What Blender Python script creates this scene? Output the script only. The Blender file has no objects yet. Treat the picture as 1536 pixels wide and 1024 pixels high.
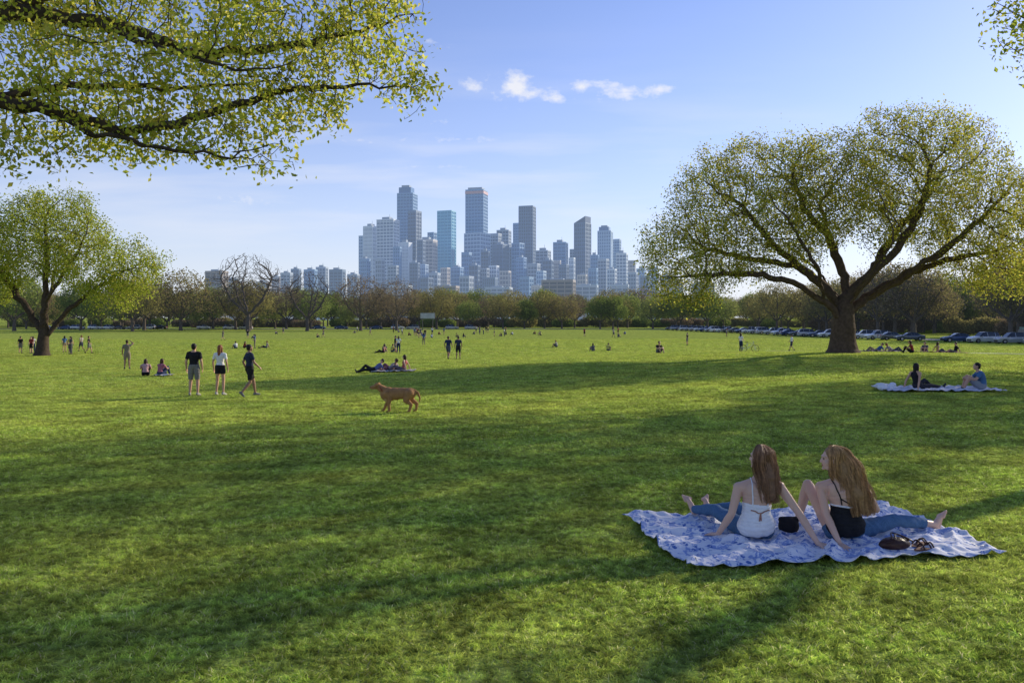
import bpy, math, random, time
import numpy as np
from mathutils import Vector, Matrix, kdtree
from mathutils.bvhtree import BVHTree
T0=time.time()
random.seed(7); rng=np.random.default_rng(11)
sc=bpy.context.scene
COL=sc.collection
A=lambda *v: np.array(v,dtype=float)
def nrm(v):
    v=np.asarray(v,float); return v/(np.linalg.norm(v)+1e-9)

# ------------------------------------------------------------------ terrain
def G(x,y):
    x=np.asarray(x,float); y=np.asarray(y,float)
    z=-2.1*(1-np.exp(-np.maximum(0,y-6)/55.0))
    z=z+0.95*np.exp(-((x-21)**2+(y-50)**2)/512.0)
    k=np.clip((y-12)/30,0,1)
    z=z+k*(0.05*np.sin(x*0.11+1.0)*np.sin(y*0.07)+0.03*np.sin(x*0.31+y*0.17))
    return z
g=lambda x,y: float(G(x,y))

# ------------------------------------------------------------------ mesh helpers
def mesh_np(name,V,F):
    V=np.asarray(V,dtype=np.float32); F=np.asarray(F,dtype=np.int32)
    me=bpy.data.meshes.new(name); k=F.shape[1]
    me.vertices.add(len(V)); me.vertices.foreach_set('co',V.ravel())
    me.loops.add(F.size); me.loops.foreach_set('vertex_index',F.ravel())
    me.polygons.add(len(F)); me.polygons.foreach_set('loop_start',np.arange(len(F),dtype=np.int32)*k)
    me.update(calc_edges=True)
    return me
def setmi(me,mi): me.polygons.foreach_set('material_index',np.asarray(mi,dtype=np.int32))
def smooth(me,flag=True): me.polygons.foreach_set('use_smooth',np.full(len(me.polygons),flag))
def add(name,me,loc=(0,0,0),rot=0,scale=1,parent=None):
    ob=bpy.data.objects.new(name,me); COL.objects.link(ob)
    ob.location=loc; ob.rotation_euler=(0,0,rot)
    ob.scale=(scale,)*3 if not hasattr(scale,'__len__') else scale
    if parent: ob.parent=parent
    return ob
def empty(name,loc=(0,0,0)):
    ob=bpy.data.objects.new(name,None); COL.objects.link(ob); ob.location=loc; ob.empty_display_size=.1; return ob
class MB:
    """simple mixed mesh builder"""
    def __init__(s): s.v=[]; s.f=[]; s.m=[]
    def box(s,c,h,m=0,rot=0.0,taper=1.0):
        b=len(s.v); cs,sn=math.cos(rot),math.sin(rot)
        for z in (-1,1):
            t=taper if z>0 else 1
            for x,y in((-1,-1),(1,-1),(1,1),(-1,1)):
                px,py=x*h[0]*t,y*h[1]*t
                s.v.append((c[0]+px*cs-py*sn,c[1]+px*sn+py*cs,c[2]+z*h[2]))
        for f in((0,3,2,1),(4,5,6,7),(0,1,5,4),(1,2,6,5),(2,3,7,6),(3,0,4,7)):
            s.f.append([b+i for i in f]); s.m.append(m)
    def cyl(s,p0,p1,r0,r1,n=8,m=0):
        p0=A(*p0);p1=A(*p1);t=nrm(p1-p0);u=nrm(np.cross(t,A(.3,.2,.9) if abs(t[2])<.9 else A(1,0,0)));w=np.cross(t,u);b=len(s.v)
        for p,r in((p0,r0),(p1,r1)):
            for i in range(n):
                a=2*math.pi*i/n; s.v.append(tuple(p+r*(math.cos(a)*u+math.sin(a)*w)))
        for i in range(n):
            s.f.append([b+i,b+(i+1)%n,b+n+(i+1)%n,b+n+i]); s.m.append(m)
        s.f.append([b+i for i in range(n)][::-1]); s.m.append(m)
        s.f.append([b+n+i for i in range(n)]); s.m.append(m)
    def torus(s,c,R,r,ax='y',n=20,k=6,m=0):
        b=len(s.v)
        for i in range(n):
            a=2*math.pi*i/n
            for j in range(k):
                q=2*math.pi*j/k; rr=R+r*math.cos(q)
                s.v.append((c[0]+rr*math.cos(a),c[1]+r*math.sin(q),c[2]+rr*math.sin(a)))
        for i in range(n):
            for j in range(k):
                s.f.append([b+i*k+j,b+((i+1)%n)*k+j,b+((i+1)%n)*k+(j+1)%k,b+i*k+(j+1)%k]); s.m.append(m)
    def mesh(s,name,mats,sm=False):
        me=bpy.data.meshes.new(name); me.from_pydata(s.v,[],s.f)
        for m in mats: me.materials.append(m)
        setmi(me,s.m); smooth(me,sm); me.update(); return me
def tubes(c0,c1,u0,u1,r0,r1,S,t0=None,t1=None):
    """vectorised frustums; t0/t1 are the ring axes"""
    def ring(c,u,t,r):
        v=np.cross(t,u); a=np.arange(S)*2*math.pi/S
        return c[:,None,:]+r[:,None,None]*(np.cos(a)[None,:,None]*u[:,None,:]+np.sin(a)[None,:,None]*v[:,None,:])
    t=c1-c0; t/=np.linalg.norm(t,axis=1)[:,None]+1e-9
    R0=ring(c0,u0,t if t0 is None else t0,r0); R1=ring(c1,u1,t if t1 is None else t1,r1)
    n=len(c0); V=np.concatenate([R0,R1],axis=1).reshape(-1,3)
    base=(np.arange(n)*2*S)[:,None]; i=np.arange(S); j=(i+1)%S
    F=np.stack([base+i,base+j,base+S+j,base+S+i],axis=2).reshape(-1,4)
    return V,F
def path_tubes(paths,rads,S=4):
    c0=[];c1=[];u0=[];u1=[];r0=[];r1=[]
    for P,R in zip(paths,rads):
        P=np.asarray(P,float); u=None; us=[]
        for i in range(len(P)):
            t=nrm(P[min(i+1,len(P)-1)]-P[max(i-1,0)])
            if u is None: u=nrm(np.cross(t,A(.31,.82,.2)))
            else: u=nrm(u-np.dot(u,t)*t)
            us.append(u)
        for i in range(len(P)-1):
            c0.append(P[i]);c1.append(P[i+1]);u0.append(us[i]);u1.append(us[i+1]);r0.append(R[i]);r1.append(R[i+1])
    f=lambda a:np.array(a)
    return tubes(f(c0),f(c1),f(u0),f(u1),f(r0),f(r1),S)

# ------------------------------------------------------------------ materials
def newmat(name):
    m=bpy.data.materials.new(name); m.use_nodes=True; nt=m.node_tree; nt.nodes.clear()
    out=nt.nodes.new('ShaderNodeOutputMaterial'); return m,nt,out
def N(nt,t,**k):
    n=nt.nodes.new(t)
    for a,b in k.items(): setattr(n,a,b)
    return n
MC={}
def mat(col,rough=.7,nz=0.15,scale=20,bump=0.0,name=None,metal=0,haze=0,spec=.3,sheen=0):
    key=(tuple(col),rough,nz,scale,bump,metal,haze,spec,sheen)
    if key in MC: return MC[key]
    m,nt,out=newmat(name or 'surface')
    b=N(nt,'ShaderNodeBsdfPrincipled'); nt.links.new(b.outputs[0],out.inputs[0])
    b.inputs['Roughness'].default_value=rough; b.inputs['Metallic'].default_value=metal
    b.inputs['Specular IOR Level'].default_value=spec
    tc=N(nt,'ShaderNodeTexCoord'); no=N(nt,'ShaderNodeTexNoise'); no.inputs['Scale'].default_value=scale; no.inputs['Detail'].default_value=5
    nt.links.new(tc.outputs['Object'],no.inputs['Vector'])
    mx=N(nt,'ShaderNodeMix',data_type='RGBA'); nt.links.new(no.outputs['Fac'],mx.inputs[0])
    c=A(*col)
    mx.inputs[6].default_value=(*np.clip(c*(1-2*nz),0,1),1); mx.inputs[7].default_value=(*np.clip(c*(1+2*nz),0,1),1)
    nt.links.new(mx.outputs[2],b.inputs['Base Color'])
    if bump:
        bp=N(nt,'ShaderNodeBump'); bp.inputs['Strength'].default_value=bump; bp.inputs['Distance'].default_value=.02
        nt.links.new(no.outputs['Fac'],bp.inputs['Height']); nt.links.new(bp.outputs[0],b.inputs['Normal'])
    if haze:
        b.inputs['Emission Color'].default_value=(.50,.64,.86,1); b.inputs['Emission Strength'].default_value=haze  # air haze imitated by an even bluish glow in the surface itself
    if name=='skin':
        b.inputs['Subsurface Weight'].default_value=.15; b.inputs['Subsurface Radius'].default_value=(.02,.008,.004); b.inputs['Subsurface Scale'].default_value=1
    MC[key]=m; return m
def foliage(name,c1,c2,tr=.45,haze=0,posvar=.0,pscale=.4):
    m,nt,out=newmat(name)
    ge=N(nt,'ShaderNodeNewGeometry'); mx=N(nt,'ShaderNodeMix',data_type='RGBA')
    nt.links.new(ge.outputs['Random Per Island'],mx.inputs[0])
    mx.inputs[6].default_value=(*c1,1); mx.inputs[7].default_value=(*c2,1)
    no=N(nt,'ShaderNodeTexNoise'); no.inputs['Scale'].default_value=pscale; no.inputs['Detail'].default_value=3
    nt.links.new(ge.outputs['Position'],no.inputs['Vector'])
    mr=N(nt,'ShaderNodeMapRange'); mr.inputs[1].default_value=.3; mr.inputs[2].default_value=.7; mr.inputs[3].default_value=1-posvar; mr.inputs[4].default_value=1+posvar
    nt.links.new(no.outputs['Fac'],mr.inputs[0])
    vm=N(nt,'ShaderNodeVectorMath',operation='SCALE'); nt.links.new(mx.outputs[2],vm.inputs[0]); nt.links.new(mr.outputs[0],vm.inputs['Scale'])
    d=N(nt,'ShaderNodeBsdfDiffuse'); t=N(nt,'ShaderNodeBsdfTranslucent')
    nt.links.new(vm.outputs[0],d.inputs[0]); nt.links.new(vm.outputs[0],t.inputs[0])
    ms=N(nt,'ShaderNodeMixShader'); ms.inputs[0].default_value=tr; nt.links.new(d.outputs[0],ms.inputs[1]); nt.links.new(t.outputs[0],ms.inputs[2])
    last=ms
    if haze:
        e=N(nt,'ShaderNodeEmission'); e.inputs[0].default_value=(.5,.62,.8,1); e.inputs[1].default_value=haze  # distance haze put into the leaves as constant bluish emission
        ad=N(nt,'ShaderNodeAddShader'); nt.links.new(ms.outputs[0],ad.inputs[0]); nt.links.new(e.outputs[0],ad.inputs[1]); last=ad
    nt.links.new(last.outputs[0],out.inputs[0]); return m
def bark(name,c,haze=0):
    return mat(c,.9,.35,6,.9,name=name,haze=haze,spec=.1)

def grass_mat(name,blade):
    m,nt,out=newmat(name)
    ge=N(nt,'ShaderNodeNewGeometry')
    def noise(sc_,det=4,vec=None):
        n=N(nt,'ShaderNodeTexNoise'); n.inputs['Scale'].default_value=sc_; n.inputs['Detail'].default_value=det; n.inputs['Roughness'].default_value=.6
        nt.links.new(vec or ge.outputs['Position'],n.inputs['Vector']); return n
    def ramp(src,a,b,lo,hi):
        r=N(nt,'ShaderNodeMapRange'); r.inputs[1].default_value=a; r.inputs[2].default_value=b; r.inputs[3].default_value=lo; r.inputs[4].default_value=hi
        nt.links.new(src,r.inputs[0]); return r.outputs[0]
    def mix(f,a,b):
        x=N(nt,'ShaderNodeMix',data_type='RGBA')
        if isinstance(f,float): x.inputs[0].default_value=f
        else: nt.links.new(f,x.inputs[0])
        for i,c in((6,a),(7,b)):
            if isinstance(c,tuple): x.inputs[i].default_value=(*c,1)
            else: nt.links.new(c,x.inputs[i])
        return x.outputs[2]
    if blade:
        green=mix(ge.outputs['Random Per Island'],(.22,.34,.042),(.58,.69,.14))
        straw=ramp(ge.outputs['Random Per Island'],.92,.93,0,1)
        green=mix(straw,green,(.72,.65,.36))
    else:
        n=noise(9,6); green=mix(ramp(n.outputs['Fac'],.35,.65,0,1),(.19,.265,.04),(.30,.375,.075))
        n2=noise(55,3); green=mix(ramp(n2.outputs['Fac'],.4,.62,0,.55),green,(.33,.395,.10))
    big=noise(.35,4)
    green=mix(ramp(big.outputs['Fac'],.38,.66,0,.55),green,(.60,.62,.13) if blade else (.37,.40,.085))
    med=noise(1.5,5)
    sc_=ramp(med.outputs['Fac'],.36,.64,.70,1.30)
    fine=noise(12,5); sc2=ramp(fine.outputs['Fac'],.38,.62,.52,1.42)
    mm=N(nt,'ShaderNodeMath',operation='MULTIPLY'); nt.links.new(sc_,mm.inputs[0]); nt.links.new(sc2,mm.inputs[1])
    vm=N(nt,'ShaderNodeVectorMath',operation='SCALE'); nt.links.new(green,vm.inputs[0]); nt.links.new(mm.outputs[0],vm.inputs['Scale'])
    colr=vm.outputs[0]
    d=N(nt,'ShaderNodeBsdfDiffuse'); nt.links.new(colr,d.inputs[0])
    if blade:
        t=N(nt,'ShaderNodeBsdfTranslucent'); nt.links.new(colr,t.inputs[0])
        ms=N(nt,'ShaderNodeMixShader'); ms.inputs[0].default_value=.5
        nt.links.new(d.outputs[0],ms.inputs[1]); nt.links.new(t.outputs[0],ms.inputs[2]); nt.links.new(ms.outputs[0],out.inputs[0])
    else:
        bn=noise(30,6); bp=N(nt,'ShaderNodeBump'); bp.inputs['Strength'].default_value=.8; bp.inputs['Distance'].default_value=.06
        nt.links.new(bn.outputs['Fac'],bp.inputs['Height']); nt.links.new(bp.outputs[0],d.inputs['Normal'])
        nt.links.new(d.outputs[0],out.inputs[0])
    return m

# ------------------------------------------------------------------ bodies (primitives fused by voxel remesh)
def cubesphere(n=6):
    V=[];F=[]
    for ax in range(3):
        for s in(-1,1):
            b=len(V)
            for i in range(n+1):
                for j in range(n+1):
                    p=[0,0,0]; p[ax]=s; p[(ax+1)%3]=math.tan((i/n*2-1)*math.pi/4); p[(ax+2)%3]=math.tan((j/n*2-1)*math.pi/4)
                    V.append(nrm(p))
            for i in range(n):
                for j in range(n):
                    q=[b+i*(n+1)+j,b+(i+1)*(n+1)+j,b+(i+1)*(n+1)+j+1,b+i*(n+1)+j+1]
                    F.append(q if s>0 else q[::-1])
    return np.array(V),np.array(F)
CV,CF=cubesphere()
SKIN,TOP,BOT,HAIR,SHOE,DARK,LIP,FAB=range(8)
class Body:
    def __init__(s): s.P=[]
    def c(s,p0,r0,p1,r1,lab=SKIN):
        s.P.append(('c',A(*p0),r0,A(*p1),r1,lab))
    def e(s,c,rad,lab=SKIN,R=None):
        s.P.append(('e',A(*c),A(*rad),np.eye(3) if R is None else np.asarray(R),lab))
    def build(s,name,mats,voxel=.01,iters=3,offs=None,wr=0.0):
        Vs=[];Fs=[];b=0
        for p in s.P:
            if p[0]=='c':
                _,p0,r0,p1,r1,l=p; t=nrm(p1-p0); u=nrm(np.cross(t,A(1,0,0) if abs(t[0])<.8 else A(0,1,0))); w=np.cross(t,u)
                D=CV[:,0:1]*u+CV[:,1:2]*w+CV[:,2:3]*t
                up=(CV[:,2]>=-1e-6)[:,None]; V=np.where(up,p1+r1*D,p0+r0*D)
            else:
                _,c,rad,R,l=p; V=c+(CV*rad)@R.T
            Vs.append(V);Fs.append(CF+b); b+=len(CV)
        me=mesh_np('tmp',np.concatenate(Vs),np.concatenate(Fs)); ob=bpy.data.objects.new('tmp',me); COL.objects.link(ob)
        m=ob.modifiers.new('r','REMESH'); m.mode='VOXEL'; m.voxel_size=voxel
        if iters: m=ob.modifiers.new('s','SMOOTH'); m.factor=.5; m.iterations=iters
        dg=bpy.context.evaluated_depsgraph_get(); dg.update()
        me2=bpy.data.meshes.new_from_object(ob.evaluated_get(dg)); bpy.data.objects.remove(ob); bpy.data.meshes.remove(me)
        me2.name=name
        n=len(me2.vertices); co=np.zeros(n*3,np.float32); me2.vertices.foreach_get('co',co); co=co.reshape(-1,3).astype(float)
        nm=np.zeros(n*3,np.float32); me2.vertices.foreach_get('normal',nm); nm=nm.reshape(-1,3)
        def label(Q):
            best=np.full(len(Q),1e9); lab=np.zeros(len(Q),int)
            for p in s.P:
                if p[0]=='c':
                    _,p0,r0,p1,r1,l=p; a=p1-p0; L=a@a+1e-12; t=np.clip((Q-p0)@a/L,0,1)
                    d=np.linalg.norm(Q-p0-t[:,None]*a,axis=1)-(r0+(r1-r0)*t)
                else:
                    _,c,rad,R,l=p; q=(Q-c)@R/rad; d=(np.linalg.norm(q,axis=1)-1)*rad.min()
                k=d<best; best[k]=d[k]; lab[k]=l
            return lab
        vl=label(co)
        if offs:
            o=np.zeros(n)
            for l,v in offs.items(): o[vl==l]=v
            if wr:
                cl=(vl==TOP)|(vl==BOT); x,y,z=co[cl].T
                o[cl]+=wr*(np.sin(x*27+np.sin(z*23+y*11)*2.3)*np.sin(z*31+x*17+np.sin(x*19)*1.7)+.5*np.sin(x*61+z*47+3*np.sin(y*23))*np.sin(z*19-y*41))
            co=co+nm*o[:,None]; me2.vertices.foreach_set('co',co.astype(np.float32).ravel())
        for m in mats: me2.materials.append(m)
        lab=np.array([max(set(v),key=v.count) for v in ([int(vl[i]) for i in p.vertices] for p in me2.polygons)])
        setmi(me2,lab); smooth(me2); me2.update(); return me2

def frame(fwd,up):
    f=nrm(fwd); r=nrm(np.cross(f,up)); u=np.cross(r,f); return r,f,u
def head_prims(B,c,fwd,up=(0,0,1),hair='short',lab=HAIR,k=1.0):
    r,f,u=frame(fwd,A(*up)); R=np.stack([r,f,u],axis=1); c=A(*c)
    at=lambda x,y,z: c+k*(x*r+y*f+z*u)
    B.e(at(0,-.012,.025),A(.073,.093,.085)*k,SKIN,R)
    B.e(at(0,.030,-.03),A(.055,.060,.078)*k,SKIN,R)
    B.c(at(-.03,.045,-.078),.022*k,at(.03,.045,-.078),.022*k)
    B.e(at(0,.078,-.090),A(.018,.015,.014)*k,SKIN,R)
    B.c(at(0,.086,.012),.008*k,at(0,.102,-.024),.0105*k)
    for sx in(-1,1):
        B.e(at(sx*.011,.094,-.028),A(.008,.009,.006)*k,SKIN,R)
        B.c(at(sx*.012,.086,.03),.009*k,at(sx*.045,.070,.03),.008*k)
        B.e(at(sx*.028,.081,.008),A(.011,.006,.006)*k,DARK,R)
        B.e(at(sx*.074,-.005,-.008),A(.008,.018,.028)*k,SKIN,R)
        B.e(at(sx*.042,.055,-.03),A(.02,.02,.024)*k,SKIN,R)
    B.c(at(-.015,.087,-.053),.0052*k,at(.015,.087,-.053),.0052*k,LIP)
    B.c(at(-.012,.086,-.062),.0052*k,at(.012,.086,-.062),.0052*k,LIP)
    if hair:
        B.e(at(0,-.026,.04),A(.083,.094,.087)*k,HAIR,R)
        B.e(at(0,-.05,-.01),A(.074,.062,.07)*k,HAIR,R)
    if hair in('long','pony'):
        B.c(at(0,-.07,0),.07*k,at(0,-.075,-.16),.058*k,HAIR); B.c(at(0,-.075,-.16),.062*k,at(0,-.085,-.25),.045*k,HAIR)
        for sx in(-1,1): B.c(at(sx*.07,-.02,.02),.028*k,at(sx*.078,-.03,-.18),.028*k,HAIR)
    return at
def hand_prims(B,wr,d,nr,side,curl=.25,k=1.0,spread=.16):
    d=nrm(d); nr=nrm(np.asarray(nr,float)-np.dot(nr,d)*d); lat=np.cross(d,nr)*side; wr=A(*wr)
    fl=[.066,.077,.072,.056]
    for i in range(4):
        o=(1.5-i)*.0195*k; base=wr+d*(.085-.004*abs(i-1.3))*k+lat*o
        B.c(wr+lat*o*.45,.017*k,base,.0125*k)
        dd=nrm(d+lat*(1.5-i)*spread); p=base; ang=0; L=fl[i]*k
        for j,q in enumerate((.42,.32,.26)):
            ang+=curl*(1+.3*j); e=nrm(dd*math.cos(ang)+nr*math.sin(ang)); p2=p+e*L*q*1.05
            B.c(p,(.0098-.0011*j)*k,p2,(.009-.0012*j)*k); p=p2
    b=wr+d*.022*k+lat*.024*k+nr*.006; e=nrm(d*.65+lat*.75+nr*.25); p=b+e*.042*k
    B.c(b,.016*k,p,.0125*k); e2=nrm(d*.85+lat*.45+nr*.2); p2=p+e2*.032*k; B.c(p,.0118*k,p2,.0105*k); B.c(p2,.0105*k,p2+nrm(d+lat*.25)*.024*k,.009*k)
def lerp(a,b,t): return np.asarray(a)+(np.asarray(b)-np.asarray(a))*t
def body_prims(J,male=True,topz=((.22,BOT),(.93,TOP),(1.1,SKIN)),sleeve=.6,shorts=.75,legs=None,shoes=True,hair='short',fwd=(0,1,0),
               hfwd=None,hands=None,legR=None):
    B=Body(); m=1.0 if male else .88
    J={k:(A(*v) if not isinstance(v[0],(tuple,list)) else [A(*q) for q in v]) for k,v in J.items()}
    sp=[J['pel'],J['waist'],J['chest'],J['neck']]
    rh=nrm(J['hip'][1]-J['hip'][0]); rs=nrm(J['sh'][1]-J['sh'][0])
    def spl(s):
        x=s*3; i=min(int(x),2); t=x-i; p0=sp[max(i-1,0)];p1=sp[i];p2=sp[i+1];p3=sp[min(i+2,3)]
        return .5*((2*p1)+(-p0+p2)*t+(2*p0-5*p1+4*p2-p3)*t*t+(-p0+3*p1-3*p2+p3)*t**3)
    S=[0,.12,.36,.55,.74,.9,1.0]
    if male: W=[.15,.165,.14,.16,.175,.12,.06]; D=[.10,.118,.105,.115,.12,.085,.055]
    else: W=[.158,.172,.122,.132,.152,.10,.048]; D=[.105,.12,.088,.095,.105,.07,.046]
    n=16; Ls=sum(np.linalg.norm(sp[i+1]-sp[i]) for i in range(3))
    for i in range(n+1):
        s=i/n; c=spl(s); t=nrm(spl(min(1,s+.03))-spl(max(0,s-.03))); r=nrm(lerp(rh,rs,s)); f=nrm(np.cross(t,r)); r=np.cross(f,t)
        lab=next(l for th,l in topz if s<=th+1e-6)
        B.e(c,(np.interp(s,S,W),np.interp(s,S,D),Ls/n*1.9),lab,np.stack([r,f,t],axis=1))
    ck=spl(.72); t=nrm(spl(.8)-spl(.6)); f=nrm(np.cross(t,rs)); labc=next(l for th,l in topz if .7<=th)
    if not male:
        for sx in(-1,1): B.e(ck+rs*sx*.07+f*.075-t*.01,(.058,.05,.055),labc)
    for sx in(-1,1): B.e(ck+rs*sx*.075-f*.06+t*.03,(.05,.035,.07),labc,np.stack([rs,f,t],axis=1))
    B.c(J['neck']-t*.03,.056*m+.002,J['head']-A(0,0,.05),.052*m)
    for i in(0,1):
        sh,el,wr=J['sh'][i],J['el'][i],J['wr'][i]
        B.c(spl(.93)+rs*(.03 if i else -.03),.045,sh,.05*m, TOP if (sleeve>0 and topz[-2][0]>=.9) else SKIN)
        B.c(spl(.80)+rs*(.08 if i else -.08),.07*m,sh,.055*m, labc if sleeve>0 else (labc if labc!=TOP else SKIN))
        hp=lerp(sh,el,max(.02,min(sleeve,1)))
        if sleeve>0:
            B.c(sh,.055*m,hp,(.055-.009*sleeve)*m,TOP)
            B.c(hp,(.050-.009*sleeve)*m,el,.040*m,SKIN)
        else: B.c(sh,.053*m,lerp(sh,el,.45),.047*m); B.c(lerp(sh,el,.45),.047*m,el,.038*m)
        B.c(el,.038*m,lerp(el,wr,.28),.041*m); B.c(lerp(el,wr,.28),.041*m,wr,.026*m)
        hd=(hands or {}).get(i)
        if hd is None:
            dd=nrm(wr-el); hd=dict(d=dd,n=nrm(J['pel']-wr),curl=.3)
            hd['side']=None
        sd=hd.get('side')
        if sd is None:
            lat=np.cross(nrm(hd['d']),nrm(hd['n'])); sd=1 if np.dot(lat,A(*fwd))>0 else -1
        hand_prims(B,wr,hd['d'],hd['n'],sd,hd.get('curl',.3),m*1.0,hd.get('spread',.12))
    for i in(0,1):
        h,kn,an,toe=J['hip'][i],J['kn'][i],J['an'][i],J['toe'][i]
        cov=shorts if i==0 or legR is None else legR
        segs=[(h,.088*m+.006,lerp(h,kn,.35),.083*m+.004,0,.35),(lerp(h,kn,.35),.083*m+.004,kn,.056*m,.35,1),(kn,.056*m,lerp(kn,an,.3),.058*m,1,1.3),(lerp(kn,an,.3),.058*m,an,.036*m,1.3,2)]
        for p0,r0,p1,r1,a,b in segs:
            if cov>=b: B.c(p0,r0,p1,r1,BOT)
            elif cov<=a: B.c(p0,r0,p1,r1,SKIN)
            else:
                t=(cov-a)/(b-a); q=lerp(p0,p1,t); rq=r0+(r1-r0)*t; B.c(p0,r0,q,rq,BOT); B.c(q,rq,p1,r1,SKIN)
        fl=SHOE if shoes else SKIN; fd=nrm(toe-an)
        dn=nrm(an-kn); dn=nrm(dn-np.dot(dn,fd)*fd)
        if shoes:
            B.c(an+dn*.045-fd*.035,.036,an+dn*.045+fd*.09,.037,fl); B.c(an+dn*.05+fd*.09,.036,an+dn*.055+fd*.155,.028,fl); B.c(an,.037,an+dn*.04+fd*.03,.04,fl)
        else:
            B.c(an,.034,an+dn*.045-fd*.03,.03); B.c(an+dn*.01,.032,an+dn*.05+fd*.11,.024); B.c(an+dn*.055-fd*.02,.026,an+dn*.06+fd*.12,.02)
            lat=np.cross(fd,dn)*(1 if i else -1)
            for q in range(5): B.c(an+dn*.055+fd*.11+lat*(q-2)*.017,.012,an+dn*.055+fd*(.175-.012*q)+lat*(q-2)*.018,.0105 if q else .013)
    at=head_prims(B,J['head'],hfwd or fwd,hair=hair,k=1.0 if male else .96)
    return B,spl,at

skinA=mat((.56,.33,.22),.5,.06,8,.05,name='skin'); skinB=mat((.34,.19,.12),.5,.06,8,.05,name='skin'); skinC=mat((.6,.37,.26),.5,.06,8,.05,name='skin')
def cloth(c,name='cloth'): return mat(c,.85,.12,35,.15,name=name)
dark=mat((.02,.015,.012),.3,.1); lip=mat((.42,.13,.11),.5,.05)
def pmats(skin,top,bot,hair,shoe=(.05,.05,.055)):
    return [skin,cloth(top),cloth(bot),mat(hair,.55,.35,60,.4,name='hair'),cloth(shoe,'shoe'),dark,lip,cloth(top)]

def P_stand(m=True,arm=None):
    J=dict(pel=(0,0,.93),waist=(0,.005,1.10),chest=(0,-.005,1.29),neck=(0,-.015,1.47),head=(0,.01,1.62),
      sh=[(-.185,-.01,1.405),(.185,-.01,1.405)],el=[(-.25,-.03,1.13),(.25,-.03,1.13)],wr=[(-.26,.05,.88),(.26,.05,.88)],
      hip=[(-.09,0,.90),(.09,0,.90)],kn=[(-.115,.02,.49),(.115,.015,.49)],an=[(-.13,-.02,.09),(.13,-.03,.09)],toe=[(-.17,.16,.06),(.17,.15,.06)])
    return J
def P_walk():
    J=P_stand(); J['kn']=[(-.10,.17,.52),(.10,-.02,.48)]; J['an']=[(-.10,.24,.10),(.10,-.30,.16)]; J['toe']=[(-.11,.44,.09),(.11,-.17,.03)]
    J['el']=[(-.25,-.12,1.15),(.25,.06,1.14)]; J['wr']=[(-.25,-.02,.92),(.23,.24,.98)]; return J
def P_sit():
    return dict(pel=(0,0,.12),waist=(0,-.05,.28),chest=(0,-.09,.45),neck=(0,-.09,.62),head=(0,-.05,.77),
      sh=[(-.18,-.10,.56),(.18,-.10,.56)],el=[(-.26,-.22,.31),(.26,-.22,.31)],wr=[(-.28,-.30,.06),(.28,-.30,.06)],
      hip=[(-.09,.03,.11),(.09,.03,.11)],kn=[(-.13,.42,.30),(.14,.45,.14)],an=[(-.12,.75,.08),(.16,.86,.07)],toe=[(-.13,.92,.13),(.2,.92,.22)])
def P_knees():
    return dict(pel=(0,0,.12),waist=(0,-.03,.28),chest=(0,.02,.45),neck=(0,.08,.60),head=(0,.13,.75),
      sh=[(-.18,.05,.54),(.18,.05,.54)],el=[(-.25,.22,.36),(.25,.22,.36)],wr=[(-.10,.42,.40),(.10,.42,.38)],
      hip=[(-.09,.03,.11),(.09,.03,.11)],kn=[(-.14,.36,.43),(.14,.36,.43)],an=[(-.12,.52,.08),(.12,.50,.08)],toe=[(-.13,.70,.05),(.13,.68,.05)])
def P_recline():
    return dict(pel=(0,0,.13),waist=(0,-.16,.20),chest=(0,-.31,.31),neck=(0,-.44,.43),head=(0,-.50,.58),
      sh=[(-.18,-.38,.39),(.18,-.38,.39)],el=[(-.24,-.52,.12),(.24,-.52,.12)],wr=[(-.2,-.28,.05),(.2,-.28,.05)],
      hip=[(-.09,.03,.12),(.09,.03,.12)],kn=[(-.12,.45,.16),(.12,.36,.36)],an=[(-.13,.87,.07),(.13,.66,.09)],toe=[(-.15,.94,.22),(.14,.82,.07)])
def P_raise():
    J=P_stand(); J['el'][1]=(.33,.10,1.52); J['wr'][1]=(.16,.22,1.66); return J
FWD=(0,1,0)
OFF={TOP:.008,BOT:.016,HAIR:.003,SHOE:.004}
meshes={}
def base_mesh(key,J,male,hair,sleeve,shorts,voxel=.013,hands=None,hfwd=None,topz=((.22,BOT),(.93,TOP),(1.1,SKIN))):
    B,_,_=body_prims(J,male,sleeve=sleeve,shorts=shorts,hair=hair,fwd=FWD,hands=hands,hfwd=hfwd,topz=topz)
    meshes[key]=B.build(key,[skinA]*8,voxel=voxel,iters=3,offs=OFF,wr=.005); return meshes[key]
def recolor(key,mats):
    me=meshes[key].copy()
    for i,m in enumerate(mats): me.materials[i]=m
    return me

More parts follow.
